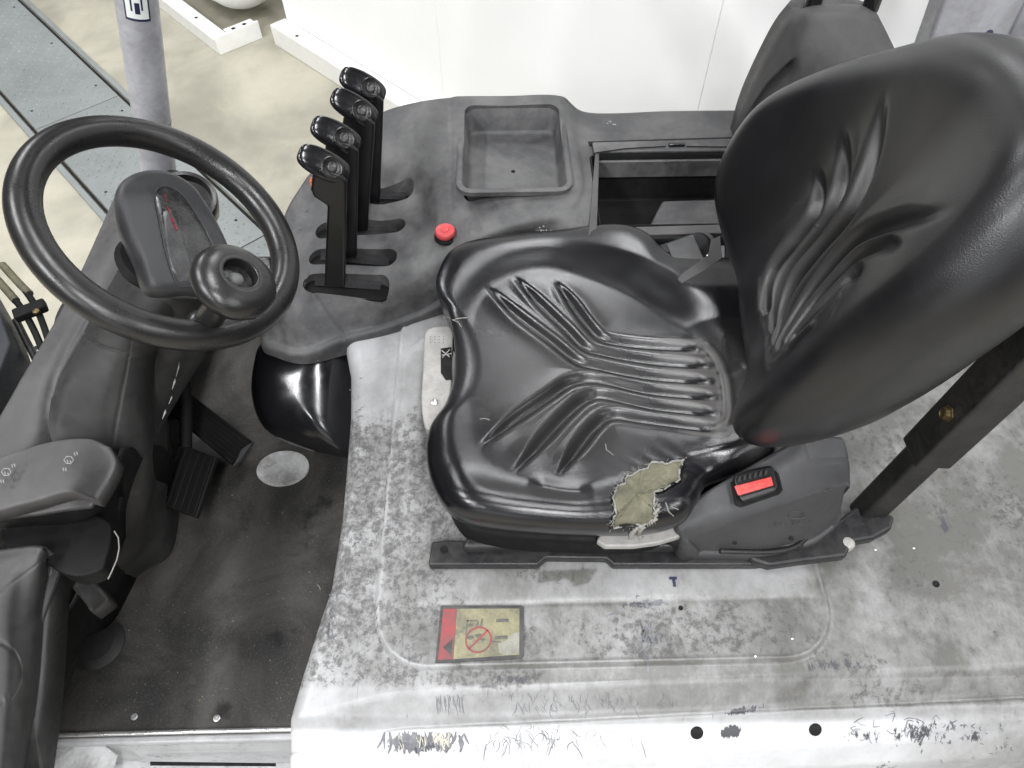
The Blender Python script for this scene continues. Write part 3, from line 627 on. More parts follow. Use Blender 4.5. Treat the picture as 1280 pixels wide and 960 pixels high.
# raised edge line along the far side of the tray block, rolled shoulder above the seat
CS[..., 2] += .004*np.exp(-((py-126)/4)**2)*sst(px, 560, 572)*(1-sst(px, 700, 712))
console = solid_grid('console', CS, .012, .83, 'console_plastic', FK, label='dusty dark grey side console with lever slots', auto=None)
def zc(px_, py_):
    i = np.argmin((px-px_)**2+(py-py_)**2); return CS.reshape(-1, 3)[i, 2]
def cpt(a, b, dz=0.): return at(a, b, zc(a, b)+dz)
slots = [((391, 353), (474, 357), .0185), ((398, 321), (484, 322), .0185), ((406, 288), (495, 282), .0185), ((449, 244), (507, 241), .0175)]
cutters = []
for a, b, r in slots:
    P = stadium(cpt(*a), cpt(*b), r, .88, 1.3); cutters.append(prism('cutter', P, (0, 0, .3), 'matte_black', bv=0))
tz = 1.06
t00, t01, t11, t10 = at(580, 238, tz), at(580, 138, tz), at(699, 138, tz), at(707, 238, tz)
tx0, tx1 = t00[0], t10[0]; ty0, ty1 = t00[1], t01[1]
tx0 = (t00[0]+t01[0])/2; tx1 = (t10[0]+t11[0])/2
cutters.append(prism('cutter', rrect(tx0, tx1, ty0, ty1, .018, .985), (0, 0, .2), 'matte_black', bv=0))
bz = 1.05
b00, b11 = at(746, 283, bz), at(925, 194, bz); bx0, by0, bx1, by1 = b00[0], b00[1], .62, b11[1]
bx0 = (b00[0]+at(744, 194, bz)[0])/2
cutters.append(prism('cutter', rrect(bx0, bx1, by0, by1, .006, .86), (0, 0, .3), 'matte_black', bv=0))
cut(console, cutters)
console.data.polygons.foreach_set('use_smooth', [True]*len(console.data.polygons))
for a, b, r in slots:
    pa, pb = cpt(*a), cpt(*b); zb = min(pa[2], pb[2])-.014
    P = stadium(pa, pb, r+.001, zb, 0); o = prism('slot_gaiter', P, (0, 0, -.004), 'matte_black', console, bv=0)
    # comb of bristles along the far side
    V = []; Fc = []; d = (pb-pa)[:2]; L = np.linalg.norm(d); d /= L; n = np.array([-d[1], d[0]])
    for i in range(int(L/.0022)):
        c = pa[:2]+d*(i*.0022); bb = len(V); zt = zb+.0095
        for (s, o_, z) in ((0, r, zt), (.0013, r, zt), (.0013, r*.2, zb+.003), (0, r*.2, zb+.003)): V.append((c[0]+d[0]*s+n[0]*o_, c[1]+d[1]*s+n[1]*o_, z))
        Fc.append((bb, bb+1, bb+2, bb+3))
    o = mesh('bristle_strip', V, Fc, 'webbing', console, False); o['kind'] = 'stuff'
# tray insert: rim plus basin
def basin(name, x0, x1, y0, y1, z, dep, r, rim, mat, par, taper=.008, rimh=.004, label=None):
    loops = [rrect(x0-rim, x1+rim, y0-rim, y1+rim, r+rim, z-.006), rrect(x0-rim, x1+rim, y0-rim, y1+rim, r+rim, z+rimh*.6), rrect(x0-rim*.8, x1+rim*.8, y0-rim*.8, y1+rim*.8, r+rim*.8, z+rimh), rrect(x0-rim*.25, x1+rim*.25, y0-rim*.25, y1+rim*.25, r+rim*.25, z+rimh), rrect(x0, x1, y0, y1, r, z+rimh*.3),
             rrect(x0+taper*.8, x1-taper*.8, y0+taper*.8, y1-taper*.8, r, z-dep+.006), rrect(x0+taper*1.2, x1-taper*1.2, y0+taper*1.2, y1-taper*1.2, r, z-dep+.0015), rrect(x0+taper*1.8, x1-taper*1.8, y0+taper*1.8, y1-taper*1.8, r, z-dep)]
    k = len(loops[0]); V = np.vstack(loops); Fc = [(i*k+j, i*k+(j+1) % k, (i+1)*k+(j+1) % k, (i+1)*k+j) for i in range(len(loops)-1) for j in range(k)]
    Fc.append(tuple(range((len(loops)-1)*k, len(loops)*k))); return mesh(name, V, Fc, mat, par, True, label, auto=45)
basin('storage_tray', tx0, tx1, ty0, ty1, tz+.002, .048, .016, .012, 'console_plastic', console, taper=.008)
lathe('tray_pip', ((tx0+tx1)/2, (ty0+ty1)/2-.01, tz-.0455), (0, 0, 1), [(.004, 0), (.0035, .001), (.001, .0012)], 'matte_black', console, 12)
# bin
basin('open_bin', bx0, bx1, by0, by1, bz+.0005, .10, .006, .004, 'matte_black', console, taper=.002, rimh=.003)  # walls coloured black to put the deep shade inside the bin
box('bin_ledge', ((bx0+bx1)/2, by1-.006, bz-.022), (bx1-bx0-.012, .006, .036), 'console_plastic', console, bv=.0015)  # paler strip standing for the lit top of the far wall
p1, p2 = at(742, 186, bz+.006), at(925, 178, bz+.006)
prism('bin_lid_rail', [at(740, 181, bz+.003), at(958, 175, bz+.003), at(958, 190, bz+.003), at(742, 193, bz+.003)], (0, 0, .006), 'console_plastic', console, bv=.002)
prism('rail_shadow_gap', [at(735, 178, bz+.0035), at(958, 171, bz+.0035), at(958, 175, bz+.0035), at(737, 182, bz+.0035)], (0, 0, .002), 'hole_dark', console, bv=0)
box('bin_latch', at(846, 181, bz+.011), (.030, .0075, .006), 'gloss_black', console, bv=.001)
tube('pull_cord', [at(745, 191, bz+.011), at(780, 186, bz+.011), at(832, 183, bz+.011)], .0011, 'hole_dark', console, 6)
tube('pull_cord', [at(858, 183, bz+.011), at(925, 184, bz+.011)], .0011, 'hole_dark', console, 6)
cc = [at(812, 281, 1.0), at(828, 250, 1.0), at(960, 246, 1.0), at(960, 283, 1.0)]
prism('bin_insert', cc, (0, 0, -.08), 'console_plastic', console, bv=.006, seg=4)
cc = [at(746, 285, 1.10), at(748, 268, 1.10), at(822, 266, 1.10), at(812, 285, 1.10)]
box('belt_tab', at(890, 228, .97), (.014, .006, .002), 'cast_silver', console, rz(.4), .0005)
# front frame around bin
prism('bin_frame', [at(735, 298, bz+.001), at(744, 190, bz+.001), at(749, 190, bz+.001), at(746, 287, bz+.001), at(960, 281, bz+.001), at(960, 291, bz+.001)], (0, 0, .004), 'ledge_plastic', console, bv=.001)
# red push button
bp = cpt(557, 296)
lathe('push_button_collar', bp+np.array([0, 0, -.002]), (0, 0, 1), [(.020, 0), (.020, .004), (.014, .006), (.001, .006)], 'matte_black', console, 30)
lathe('red_push_button', bp+np.array([0, 0, .004]), (0, 0, 1), [(.0152, 0), (.0176, .004), (.0180, .010), (.0165, .0125), (.0122, .0128), (.0104, .0112), (.0068, .0116), (.006, .0135), (.001, .0138)], 'red_plastic', console, 36)
# scuffs on the console
def scuff(px_, py_, n, sx, sy, mat, par, ptf, a0=0., ln=.006, name='scuff_mark'):
    V = []; Fc = []
    for _ in range(n):
        c = ptf(px_+rng.normal()*sx, py_+rng.normal()*sy)+np.array([0, 0, .0006]); a = a0+rng.normal()*.7; l = ln*rng.uniform(.3, 1); w_ = rng.uniform(.0003, .0011)
        d = np.array([cos(a), sin(a), 0])*l; e = np.array([-sin(a), cos(a), 0])*w_; b = len(V); V += [c-d, c+e, c+d, c-e]; Fc.append((b, b+1, b+2, b+3))
    return mesh(name, V, Fc, mat, par, False)
scuff(680, 290, 26, 5, 4, 'mark_white', console, cpt, .8, .005); scuff(765, 155, 10, 6, 1.5, 'mark_white', console, cpt, .2, .004)
scuff(378, 300, 40, 6, 30, 'mark_dim', console, cpt, 1.4, .003); scuff(372, 268, 22, 6, 10, 'mark_dim', console, cpt, .8, .004)
# engraved lever symbols
for px_, py_ in ((385, 262), (377, 285), (372, 310), (366, 338)):
    for dx, dy, sx, sy in ((0, 0, .012, .0009), (.002, -.005, .0009, .008), (-.004, -.004, .006, .0009)):
        c = cpt(px_, py_)+np.array([dx, dy, .0007]); box('engraved_symbol', c, (sx, sy, .0005), 'mark_dim', console, rz(.5), 0)
# front fascia below the console and glossy boot
bN = np.array([-.12, -.62, .78]); bN /= np.linalg.norm(bN); bC = at(388, 490, .70); bB = frame(bN)
boot_o = [(340, 425), (385, 408), (436, 405), (452, 450), (455, 510), (452, 566), (420, 566), (388, 558), (352, 543), (334, 523), (325, 490), (328, 452)]
BTO = np.array([((pl(a, b, bC, bN)-bC)@bB)[:2] for a, b in boot_o])
def bt_top(x, y):
    dx, dy = x-btb.c[0], y-btb.c[1]; q_ = np.hypot(dx, dy)/btb.R(np.arctan2(dy, dx)); return .10*np.sqrt(np.clip(1-.85*q_**2.4, 0, 1))
btb = Blob(BTO, ((pl(390, 486, bC, bN)-bC)@bB)[:2], .012, .010, bt_top)
boot = btb.build('lever_boot', -.14, .02, 'gloss_black', FK, xf=lambda V: V@bB.T+bC, nt=120, nr=40, label='glossy black moulded cover below the lever console')
for px_, py_, z_ in ((397, 448, .835), (339, 522, .70)): 
    p = at(px_, py_, z_); lathe('cover_screw', p+ray(px_, py_)*-.004, -ray(px_, py_), [(.004, -.004), (.004, 0), (.002, .0012), (.001, .0012)], 'bright_steel', boot, 14)

# ---- hydraulic levers
ylv = .90
prof_l = [(405, 360), (409, 258), (392, 247), (388, 238), (390, 222), (392, 214), (402, 212), (424, 220), (433, 228), (433, 240), (431, 360)]
def make_lever():
    e = empty('control_lever', aty(418, 355, ylv), FK)
    pts = [aty(a, b, ylv-.010) for a, b in prof_l]
    prism('lever_arm', pts, (0, .016, 0), 'lever_black', e, bv=.004, seg=4)
    c = aty(406, 205, ylv); axd = aty(436, 220, ylv)-aty(380, 192, ylv); L = np.linalg.norm(axd); axd /= L; side = np.array([0, 1., 0]); nn = np.cross(axd, side)
    if nn[2] < 0: nn = -nn
    nn = nn*.72+np.array([0, -.69, 0]); nn /= np.linalg.norm(nn); side = np.cross(nn, axd)
    V = []; Fc = []; a_, b_ = 22, 28
    for i in range(1, a_):
        u = pi*i/a_
        for j in range(b_):
            t = 2*pi*j/b_; x_ = cos(u)*L*.56; rad = sin(u)**.55; yv = rad*.0215*cos(t); zv = rad*.019*sin(t)
            if zv > 0: zv *= .42
            V.append(c-nn*.006+axd*x_+side*yv+nn*zv)
    n0 = len(V); V += [c-nn*.006-axd*L*.56, c-nn*.006+axd*L*.56]
    for i in range(a_-2):
        for j in range(b_): Fc.append((i*b_+j, i*b_+(j+1) % b_, (i+1)*b_+(j+1) % b_, (i+1)*b_+j))
    for j in range(b_): Fc += [(n0+1, (j+1) % b_, j), (n0, (a_-2)*b_+j, (a_-2)*b_+(j+1) % b_)]
    k = mesh('lever_knob', V, Fc, 'gloss_black', e)
    kc = c+axd*.011+nn*.0035
    lathe('knob_inset', kc, nn, [(.0165, -.003), (.0165, .0010), (.0150, .0018), (.0135, .0002), (.0078, -.0010), (.0074, .0014), (.0060, .0020), (.001, .0016)], 'wheel_rubber', e, 30)
    return e
lev = make_lever(); KC0 = at(407, 204, 1.28)
lev['label'] = 'nearest black hydraulic lever, orange strip at its left edge'
kids = list(lev.children)
base_p = aty(406, 205, ylv)
for i, (a, b, lb) in enumerate([(424, 168, 'second hydraulic lever from the seat'), (441, 134, 'third hydraulic lever from the seat'), (459, 106, 'farthest hydraulic lever, beside the white cabinet')]):
    t = at(a, b, base_p[2]) - base_p; t[2] = 0
    c = lev.copy(); S.collection.objects.link(c); c.location = (lev.location[0]+t[0], lev.location[1]+t[1], lev.location[2]); c['label'] = lb; c.parent = FK; c.rotation_euler = ((.010, -.012, .03), (-.008, .015, -.03), (.006, -.02, .02))[i]
    for ch in kids:
        d = ch.copy(); S.collection.objects.link(d); d.parent = c
box('orange_strip', aty(391, 232, ylv-.002), (.003, .012, .024), 'orange', lev, bv=.0006)
for k in range(9): pass

# ---- steering wheel, spinner knob and display pod
WN = np.array([.627, -.007, .779]); WN /= np.linalg.norm(WN); WC = CP+ray(210.5, 287.5)*.937
WB = frame(WN); RW = .1590
sw = empty('steering_wheel', WC, FK); sw['label'] = 'black rubber steering wheel with spinner knob'
def wpt(a, r=RW, h=0.): return WC+WB@np.array([r*cos(a), r*sin(a), h])
th_ = np.linspace(0, 2*pi, 120, endpoint=False)
tube('rim', [wpt(a) for a in th_], [.0198]*120, 'wheel_rubber', sw, 28, True)
def wpl(px_, py_, h=0.): return pl(px_, py_, WC+WN*h, WN)
kp = wpl(268, 405); ka = wpl(300, 345, .075)
kdir = WN
kb = wpl(258, 410, .0)
mount = WC+(kb-WC)/np.linalg.norm(kb-WC)*(RW-.004)
d_in = (WC-mount)/np.linalg.norm(WC-mount)
lathe('knob_mount', mount+d_in*.006-WN*.020, WN, [(.001, 0), (.020, 0), (.026, .008), (.027, .022), (.022, .030), (.014, .034), (.001, .034)], 'wheel_rubber', sw, 32)
stem0 = mount+d_in*.012+WN*.010; kc = stem0+WN*.064
lathe('knob_stem', stem0, WN, [(.0155, 0), (.0165, .004), (.0160, .04), (.021, .064)], 'wheel_rubber', sw, 30)
kr = 1.22
prof = [(.012, -.002), (.026, 0), (.036, .006), (.0405, .014), (.041, .019), (.0390, .025), (.0345, .0295), (.028, .0325), (.0215, .0342), (.0178, .0345), (.0165, .0338), (.0160, .031), (.0158, .022), (.001, .021)]
prof = [(a*kr, b*kr) for a, b in prof]
lathe('spinner_knob', kc, WN, prof, 'wheel_rubber', sw, 56)
lathe('knob_bolt', kc+WN*.0262-WB@np.array([0, .001, 0]), WN, [(.0088, 0), (.0086, .004), (.006, .0075), (.001, .0085)], 'mark_dim', sw, 20)
# hub and spokes under the pod
prism('spoke', [WC+WB@np.array([x, y, z]) for x, y, z in ((RW-.01, -.045, -.008), (RW-.01, .05, -.008), (.03, .035, -.060), (.03, -.035, -.060))], -WN*.012, 'wheel_rubber', sw, bv=.004)
lathe('hub', WC-WN*.085, WN, [(.04, 0), (.045, .01), (.04, .02), (.001, .022)], 'matte_black', sw, 32)
# pod
def podpt(px_, py_, h): return pl(px_, py_, WC-WN*.035+WN*h, WN)
pod = empty('display_pod', podpt(215, 300, 0), FK); pod['label'] = 'dark grey instrument display pod inside the wheel'
def to_loc(P): return (np.asarray(P)-(WC-WN*.035))@WB
po = [(193, 361), (172, 322), (157, 290), (150, 262), (152, 238), (165, 223), (188, 216), (215, 219), (243, 236), (262, 262), (278, 290), (292, 322), (300, 362), (245, 363)]
po = [(222+(a-222)*1.03, 292+(b-300)*1.04) for a, b in po]
PO = np.array([to_loc(podpt(a, b, 0))[:2] for a, b in po])
cpod = to_loc(podpt(222, 300, 0))[:2]
def podtop(x, y): return -.10*((x-cpod[0])**2*2.5+(y-cpod[1])**2)*3
pb = Blob(PO, cpod, .014, .012, lambda x, y: podtop(x, y))
pb.build('pod_shell', -.075, .045, 'pod_plastic', pod, xf=lambda V: V@WB.T+(WC-WN*.035), nt=220, nr=50)
def podsurf(px_, py_, dz):
    l = to_loc(podpt(px_, py_, 0))
    for _ in range(3):
        z = float(pb.z(np.array([l[0]]), np.array([l[1]]))[0]); l = to_loc(podpt(px_, py_, z+dz))
    return podpt(px_, py_, z+dz)
gl = [(222, 358), (213, 335), (205, 305), (199, 275), (194, 250), (196, 238), (205, 233), (218, 236), (232, 248), (246, 268), (262, 297), (276, 330), (286, 358)]
glp = catmull(gl, 5, False)
def drape(name, poly, surf, dz, mat, par, inset=0., n=34, label=None):
    P = np.array(poly, float); x0, y0 = P.min(0); x1, y1 = P.max(0); V = []; Fc = []; c = P.mean(0)
    rings = np.linspace(0, 1, 7)[1:]
    V.append(surf(c[0], c[1], dz))
    for r in rings:
        for p in P: q_ = c+(p-c)*r; V.append(surf(q_[0], q_[1], dz if r < 1 else dz-.0012))
    k = len(P); Fc = [(0, 1+j, 1+(j+1) % k) for j in range(k)]
    for i in range(len(rings)-1): Fc += [(1+i*k+j, 1+i*k+(j+1) % k, 1+(i+1)*k+(j+1) % k, 1+(i+1)*k+j) for j in range(k)]
    return mesh(name, V, Fc, mat, par, True, label)
drape('display_glass', glp, podsurf, .0012, 'display_glass', pod)
tube('display_bezel', [podsurf(a, b, .001) for a, b in np.vstack([glp, glp[:1]])], .0013, 'pod_plastic', pod, 8)
plastic('display_dim', (.035, .035, .037), (.10, .10, .10), .3, .8, 100, .02, big=40)
drape('display_window', [(206, 300), (203, 262), (212, 258), (228, 290), (240, 330), (246, 352), (222, 352), (212, 330)], podsurf, .0020, 'display_dim', pod)
m, nt, b_, v = start('red_led'); b_.inputs['Base Color'].default_value = (.22, .01, .02, 1); b_.inputs['Emission Color'].default_value = (1, .02, .06, 1); b_.inputs['Emission Strength'].default_value = .05
for a, b in (((206, 243), (208, 252)), ((209, 258), (213, 268)), ((214, 272), (217, 279)), ((218, 281), (221, 288))):
    tube('red_indicator', [podsurf(*a, .0022), podsurf(*b, .0022)], .0008 if b[1] < 270 else .0015, 'red_led', pod, 8)

# ---- dash, cowl, ledge
cowl = empty('dashboard', at(60, 560, .6), FK); cowl['label'] = 'dark grey moulded dashboard around the steering column'
def patch(name, rows, mat, par, k=8, R=.006, drop=.05, fn=None, label=None, auto=None):
    G = upsample(np.array([[at(*c) for c in r] for r in rows]), k)
    if fn is not None:
        a, b = pj(G.reshape(-1, 3)); G[..., 2] += fn(a, b).reshape(G.shape[:2])
    return solid_grid(name, G, R, 0, mat, par, label=label, drop=drop, auto=auto)
# ledge: pale upper surface along the front
patch('front_ledge', [[(152, 232, 1.06), (165, 262, 1.075), (200, 300, 1.05)], [(112, 322, 1.04), (135, 330, 1.05), (170, 345, 1.03)], [(84, 380, 1.02), (112, 392, 1.025), (150, 400, 1.0)], [(36, 462, 1.0), (66, 470, 1.0), (98, 470, .97)], [(3, 520, .985), (55, 520, .985), (92, 520, .94)], [(-40, 590, .975), (35, 562, .975), (92, 562, .92)], [(-60, 640, .97), (0, 610, .97), (60, 600, .9)]], 'ledge_plastic', cowl, 12, .008, .10,
      fn=lambda a, b: -.006*np.exp(-(seg_dist(a, b, [(112, 382), (84, 430), (65, 470), (57, 505), (56, 548)])[0]/5)**2))
def cowlfn(a, b):
    s1 = seg_dist(a, b, [(95, 410), (125, 432), (160, 442), (182, 446)])[0]; s2 = seg_dist(a, b, [(166, 408), (158, 460), (146, 520), (138, 572)])[0]
    return -.004*np.exp(-(s1/1.5)**2)-.004*np.exp(-(s2/1.5)**2)
patch('column_cowl', [
 [(150, 335, 1.045), (170, 352, 1.07), (200, 368, 1.075), (235, 370, 1.05), (262, 372, .98), (268, 376, .80)],
 [(112, 385, 1.015), (135, 392, 1.045), (170, 398, 1.06), (212, 402, 1.03), (235, 410, .93), (240, 420, .75)],
 [(92, 425, 1.0), (110, 432, 1.02), (150, 440, 1.02), (186, 446, .98), (205, 455, .87), (222, 475, .68)],
 [(72, 472, .99), (90, 480, 1.0), (135, 488, .985), (182, 495, .93), (198, 510, .80), (215, 535, .60)],
 [(63, 505, .985), (82, 515, .99), (130, 525, .965), (182, 530, .91), (196, 550, .77), (216, 585, .56)],
 [(62, 545, .98), (85, 553, .97), (135, 565, .93), (184, 575, .86), (196, 600, .72), (222, 635, .535)],
 [(80, 600, .93), (105, 610, .90), (140, 625, .85), (180, 630, .79), (190, 655, .66), (214, 690, .525)],
 [(90, 680, .82), (110, 690, .79), (140, 690, .74), (165, 690, .68), (172, 700, .60), (180, 716, .515)],
 [(65, 740, .74), (80, 745, .70), (100, 745, .66), (118, 745, .60), (132, 748, .55), (142, 752, .51)]], 'cowl_plastic', cowl, 30, .008, .05, fn=cowlfn)
patch('cowl_skirt', [[(150, 560, .95), (200, 560, .75), (222, 600, .54)], [(95, 740, .74), (125, 745, .64), (148, 762, .515)], [(50, 800, .78), (72, 800, .66), (98, 790, .515)], [(20, 870, .78), (35, 872, .66), (52, 872, .515)], [(-5, 985, .78), (10, 990, .66), (28, 990, .515)]], 'matte_black', cowl, 8, .006, .03)
# pale rubbed marks on the dark column flank
for a in [(222, 462, 1.2, 9), (217, 480, 2, 7), (213, 500, 1.3, 5), (205, 518, 2, 6)]:
    p0 = at(a[0]+2, a[1]-a[3], .97); p1 = at(a[0]-2, a[1]+a[3], .97)
    tube('rub_mark', [p0, (p0+p1)/2+.002, p1], [.0004, a[2]*.0009, .0004], 'mark_scratched', cowl, 6)
# round cup behind the pod
cc = at(222, 236, 1.02)
lathe('round_cup', cc-np.array([0, 0, .06]), (.25, -.35, .9), [(.040, 0), (.056, .02), (.058, .055), (.055, .062), (.049, .060), (.045, .045), (.001, .035)], 'wheel_rubber', cowl, 40)
box('cup_neck', at(215, 262, .97), (.08, .10, .12), 'cowl_plastic', cowl, rz(.3), .02)
patch('dash_wing', [[(92, 362, .96), (108, 345, .97), (150, 330, .98)], [(75, 392, .95), (95, 385, .96), (140, 380, .96)], [(70, 425, .93), (90, 425, .93), (130, 425, .92)]], 'cowl_plastic', cowl, 8, .012, .06)
# switch bracket with lamp symbols
patch('switch_housing', [[(-40, 588, 1.0), (10, 570, 1.0), (62, 554, 1.0), (108, 550, 1.0), (134, 560, .99)], [(-40, 606, 1.0), (5, 590, 1.0), (56, 574, 1.0), (104, 568, 1.0), (141, 578, .975)], [(-40, 626, 1.0), (0, 612, 1.0), (48, 597, 1.0), (96, 590, 1.0), (133, 598, .965)], [(-40, 645, 1.0), (0, 634, 1.0), (45, 622, 1.0), (88, 611, .998), (118, 622, .96)]], 'ledge_plastic', cowl, 10, .004, .022)
patch('housing_lip', [[(-30, 637, .985), (40, 630, .985), (88, 616, .98), (115, 627, .955)], [(-30, 648, .97), (40, 641, .97), (85, 634, .967), (113, 631, .952)]], 'ledge_plastic', cowl, 10, .002, .006)
def swpt(a, b): return at(a, b, 1.012)
for cx_, cy_, s_ in ((86, 575, 1.), (8, 590, 1.)):
    for t in range(6):
        a0 = t*pi/3
        tube('lamp_symbol', [swpt(cx_+6*s_*cos(a0), cy_+5*s_*sin(a0)), swpt(cx_+6*s_*cos(a0+pi/3), cy_+5*s_*sin(a0+pi/3))], .0007, 'mark_scratched', cowl, 5)
    for dx, dy in ((-7, 10), (-4, 10), (7, -9), (10, -10), (-2, 0), (2, 1)):
        tube('lamp_symbol', [swpt(cx_+dx, cy_+dy), swpt(cx_+dx+1, cy_+dy+4)], .0009, 'mark_scratched', cowl, 5)
patch('housing_flank', [[(-40, 642, .965), (60, 636, .965), (112, 630, .95), (141, 582, .955)], [(-40, 670, .85), (70, 655, .85), (125, 655, .85), (150, 630, .85)], [(-40, 700, .80), (70, 690, .80), (135, 690, .80), (152, 665, .80)]], 'matte_black', cowl, 8, .003, .02)
# dark cup / brake grip and its pale rim
pts = [at(a, b, .86) for a, b in ((20, 640), (60, 640), (110, 648), (146, 662), (152, 680), (147, 705), (138, 724), (100, 730), (50, 700), (20, 690))]
prism('column_sleeve', catmull(pts, 5, True), (0, 0, .035), 'matte_black', cowl, bv=.008, seg=4)
tube('sleeve_rim', [at(a, b, .90) for a, b in ((143, 664), (148, 672), (149, 686), (146, 700), (139, 716), (135, 724))], .0010, 'thread_pale', cowl, 8)
patch('foot_wedge', [[(100, 722, .80), (118, 732, .80), (132, 748, .79)], [(93, 732, .80), (106, 748, .79), (115, 762, .77)]], 'cowl_plastic', cowl, 8, .004, .03)
# big near box at lower left
patch('battery_cover', [
 [(-60, 700, .93), (0, 690, .93), (38, 685, .93), (56, 688, .92), (62, 695, .88)],
 [(-60, 720, .93), (0, 712, .93), (30, 706, .925), (50, 706, .915), (60, 715, .87)],
 [(-60, 780, .93), (0, 765, .915), (22, 760, .90), (44, 758, .88), (55, 770, .84)],
 [(-60, 850, .92), (0, 840, .90), (18, 840, .885), (36, 842, .86), (48, 860, .82)],
 [(-60, 985, .90), (-10, 985, .88), (5, 985, .87), (20, 985, .85), (30, 985, .81)]], 'battery_plastic', cowl, 30, .006, .05,
 fn=lambda a, b: -.006*np.exp(-(np.abs(np.hypot(a+12, (b-840)*.95)-37)/1.6)**2)-.002*np.exp(-((b-(740-(a*.75)))/1.5)**2)*(a > 0))
# ---- pedals
def pedal(name, quad, z0, z1, nrib, mat, lab=None):
    a, b, c, d = [at(q_[0], q_[1], z_) for q_, z_ in zip(quad, (z0, z0, z1, z1))]
    n = np.cross(b-a, d-a); n /= np.linalg.norm(n); n = n if n[2] > 0 else -n
    e = empty(name, (a+b+c+d)/4, FK)
    if lab: e['label'] = lab
    prism('pedal_plate', [a, b, c, d], -n*.012, mat, e, bv=.003)
    for i in range(nrib):
        t0 = (i+.25)/nrib; t1 = (i+.75)/nrib
        p = [a+(b-a)*t0, a+(b-a)*t1, d+(c-d)*t1, d+(c-d)*t0]; ctr = sum(p)/4; p = [ctr+(x-ctr)*.94+n*.0004 for x in p]
        prism('rubber_rib', p, n*.004, mat, e, bv=.0012)
    return e
pedal('brake_pedal', [(222, 553), (270, 572), (245, 648), (196, 630)], .66, .62, 6, 'matte_black', 'ribbed black brake pedal')
pedal('accelerator_pedal', [(316, 552), (290, 580), (218, 520), (232, 487)], .56, .63, 7, 'matte_black', 'ribbed accelerator pedal with worn steel edge')
prism('pedal_edge', [at(302, 561, .567), at(316, 552, .567), at(300, 575, .564), at(291, 583, .564)], (0, 0, -.01), 'cover_plastic', FK, bv=.001)
tube('pedal_arm', [at(232, 560, .65), at(232, 500, .72), at(225, 430, .85)], .012, 'matte_black', FK, 12)
box('bulkhead', (-.55, 1.155, .62), (.60, .02, .30), 'cowl_plastic', FK, bv=.003)
box('toe_board', (-.83, .95, .62), (.05, .42, .24), 'matte_black', FK, bv=.01)
# ---- hoses and mast bits to the left of the dash
mast = empty('mast', at(20, 460, .5), FK); mast['label'] = 'dark mast section with hydraulic hoses at the left edge'
prism('mast_channel', [at(a, b, .55) for a, b in ((-60, 330), (0, 372), (30, 425), (43, 462), (30, 500), (0, 560), (-80, 560))], (0, 0, .10), 'blue_black', mast, bv=.006)
for off in (0, 17):
    tube('hose', catmull([at(-12+off, 340-off*.4, .62), at(8+off, 362-off*.4, .62), at(30+off*.8, 390-off*.5, .62), at(48+off*.6, 425-off*.4, .62), at(60+off*.5, 460, .60)], 6), .0075, 'matte_black', mast, 12)
    tube('hose_sleeve', catmull([at(-14+off, 338-off*.4, .62), at(6+off, 360-off*.4, .62), at(20+off, 376-off*.5, .62)], 6), .0092, 'olive_sleeve', mast, 12)
box('hose_clamp', at(38, 388, .635), (.07, .032, .022), 'matte_black', mast, rz(.55), .005)
lathe('clamp_bolt', at(46, 390, .645), (0, 0, 1), [(.0085, 0), (.0085, .005), (.005, .007), (.001, .007)], 'brass', mast, 6)
tube('mast_rod', [at(20, 400, .60), at(60, 480, .58)], .008, 'steel_black', mast, 12)
lathe('rod_end', at(48, 440, .56), (.3, -.3, .9), [(.012, 0), (.012, .01), (.006, .014), (.001, .014)], 'bright_steel', mast, 20)
# ---- front right pillar
p0 = aty(201, 235, 1.15); p1 = aty(168, -20, 1.13); dp = (p1-p0); p2 = p0+dp*2.3
front = tube('roof_pillar', [p0, p1, p2], .031, 'pillar_grey', FK, 28, label='scuffed grey painted front roof pillar')
Bp = frame(dp, (0, 1, 0)); 
def decal(name, c, B, R, a0, a1, h0, h1, mat, par, k=10):
    V = []
    for i in range(k+1):
        a = a0+(a1-a0)*i/k
        for h in (h0, h1): V.append(c+B@np.array([R*cos(a), R*sin(a), h]))
    return mesh(name, V, [(2*i, 2*i+1, 2*i+3, 2*i+2) for i in range(k)], mat, par, True)
pc = aty(178, 0, 1.13)
dirc = CP-pc; la = np.arctan2(dirc@Bp[:, 1], dirc@Bp[:, 0])
pc = p0+dp/np.linalg.norm(dp)*((pc-p0)@dp/np.linalg.norm(dp))
plastic('sticker_white', (.75, .78, .76), (.6, .6, .6), .35, .3, 200, .05)
decal('pillar_sticker', pc, Bp, .0316, la-.6, la+.55, -.018, .10, 'navy_ink', front); decal('sticker_face', pc, Bp, .0319, la-.52, la+.47, -.014, .10, 'sticker_white', front)
for a0, a1, h0, h1 in ((-.30, -.22, -.002, .02), (-.12, .10, -.006, .012), (.16, .24, .0, .03), (-.35, .3, .022, .04)): decal('sticker_symbol', pc, Bp, .0321, la+a0, la+a1, h0, h1, 'navy_ink', front, 3)
tube('pillar_seam', ringpts(p0+dp*.40, dp, .0312, 32), .0006, 'black_ink', front, 6, True)

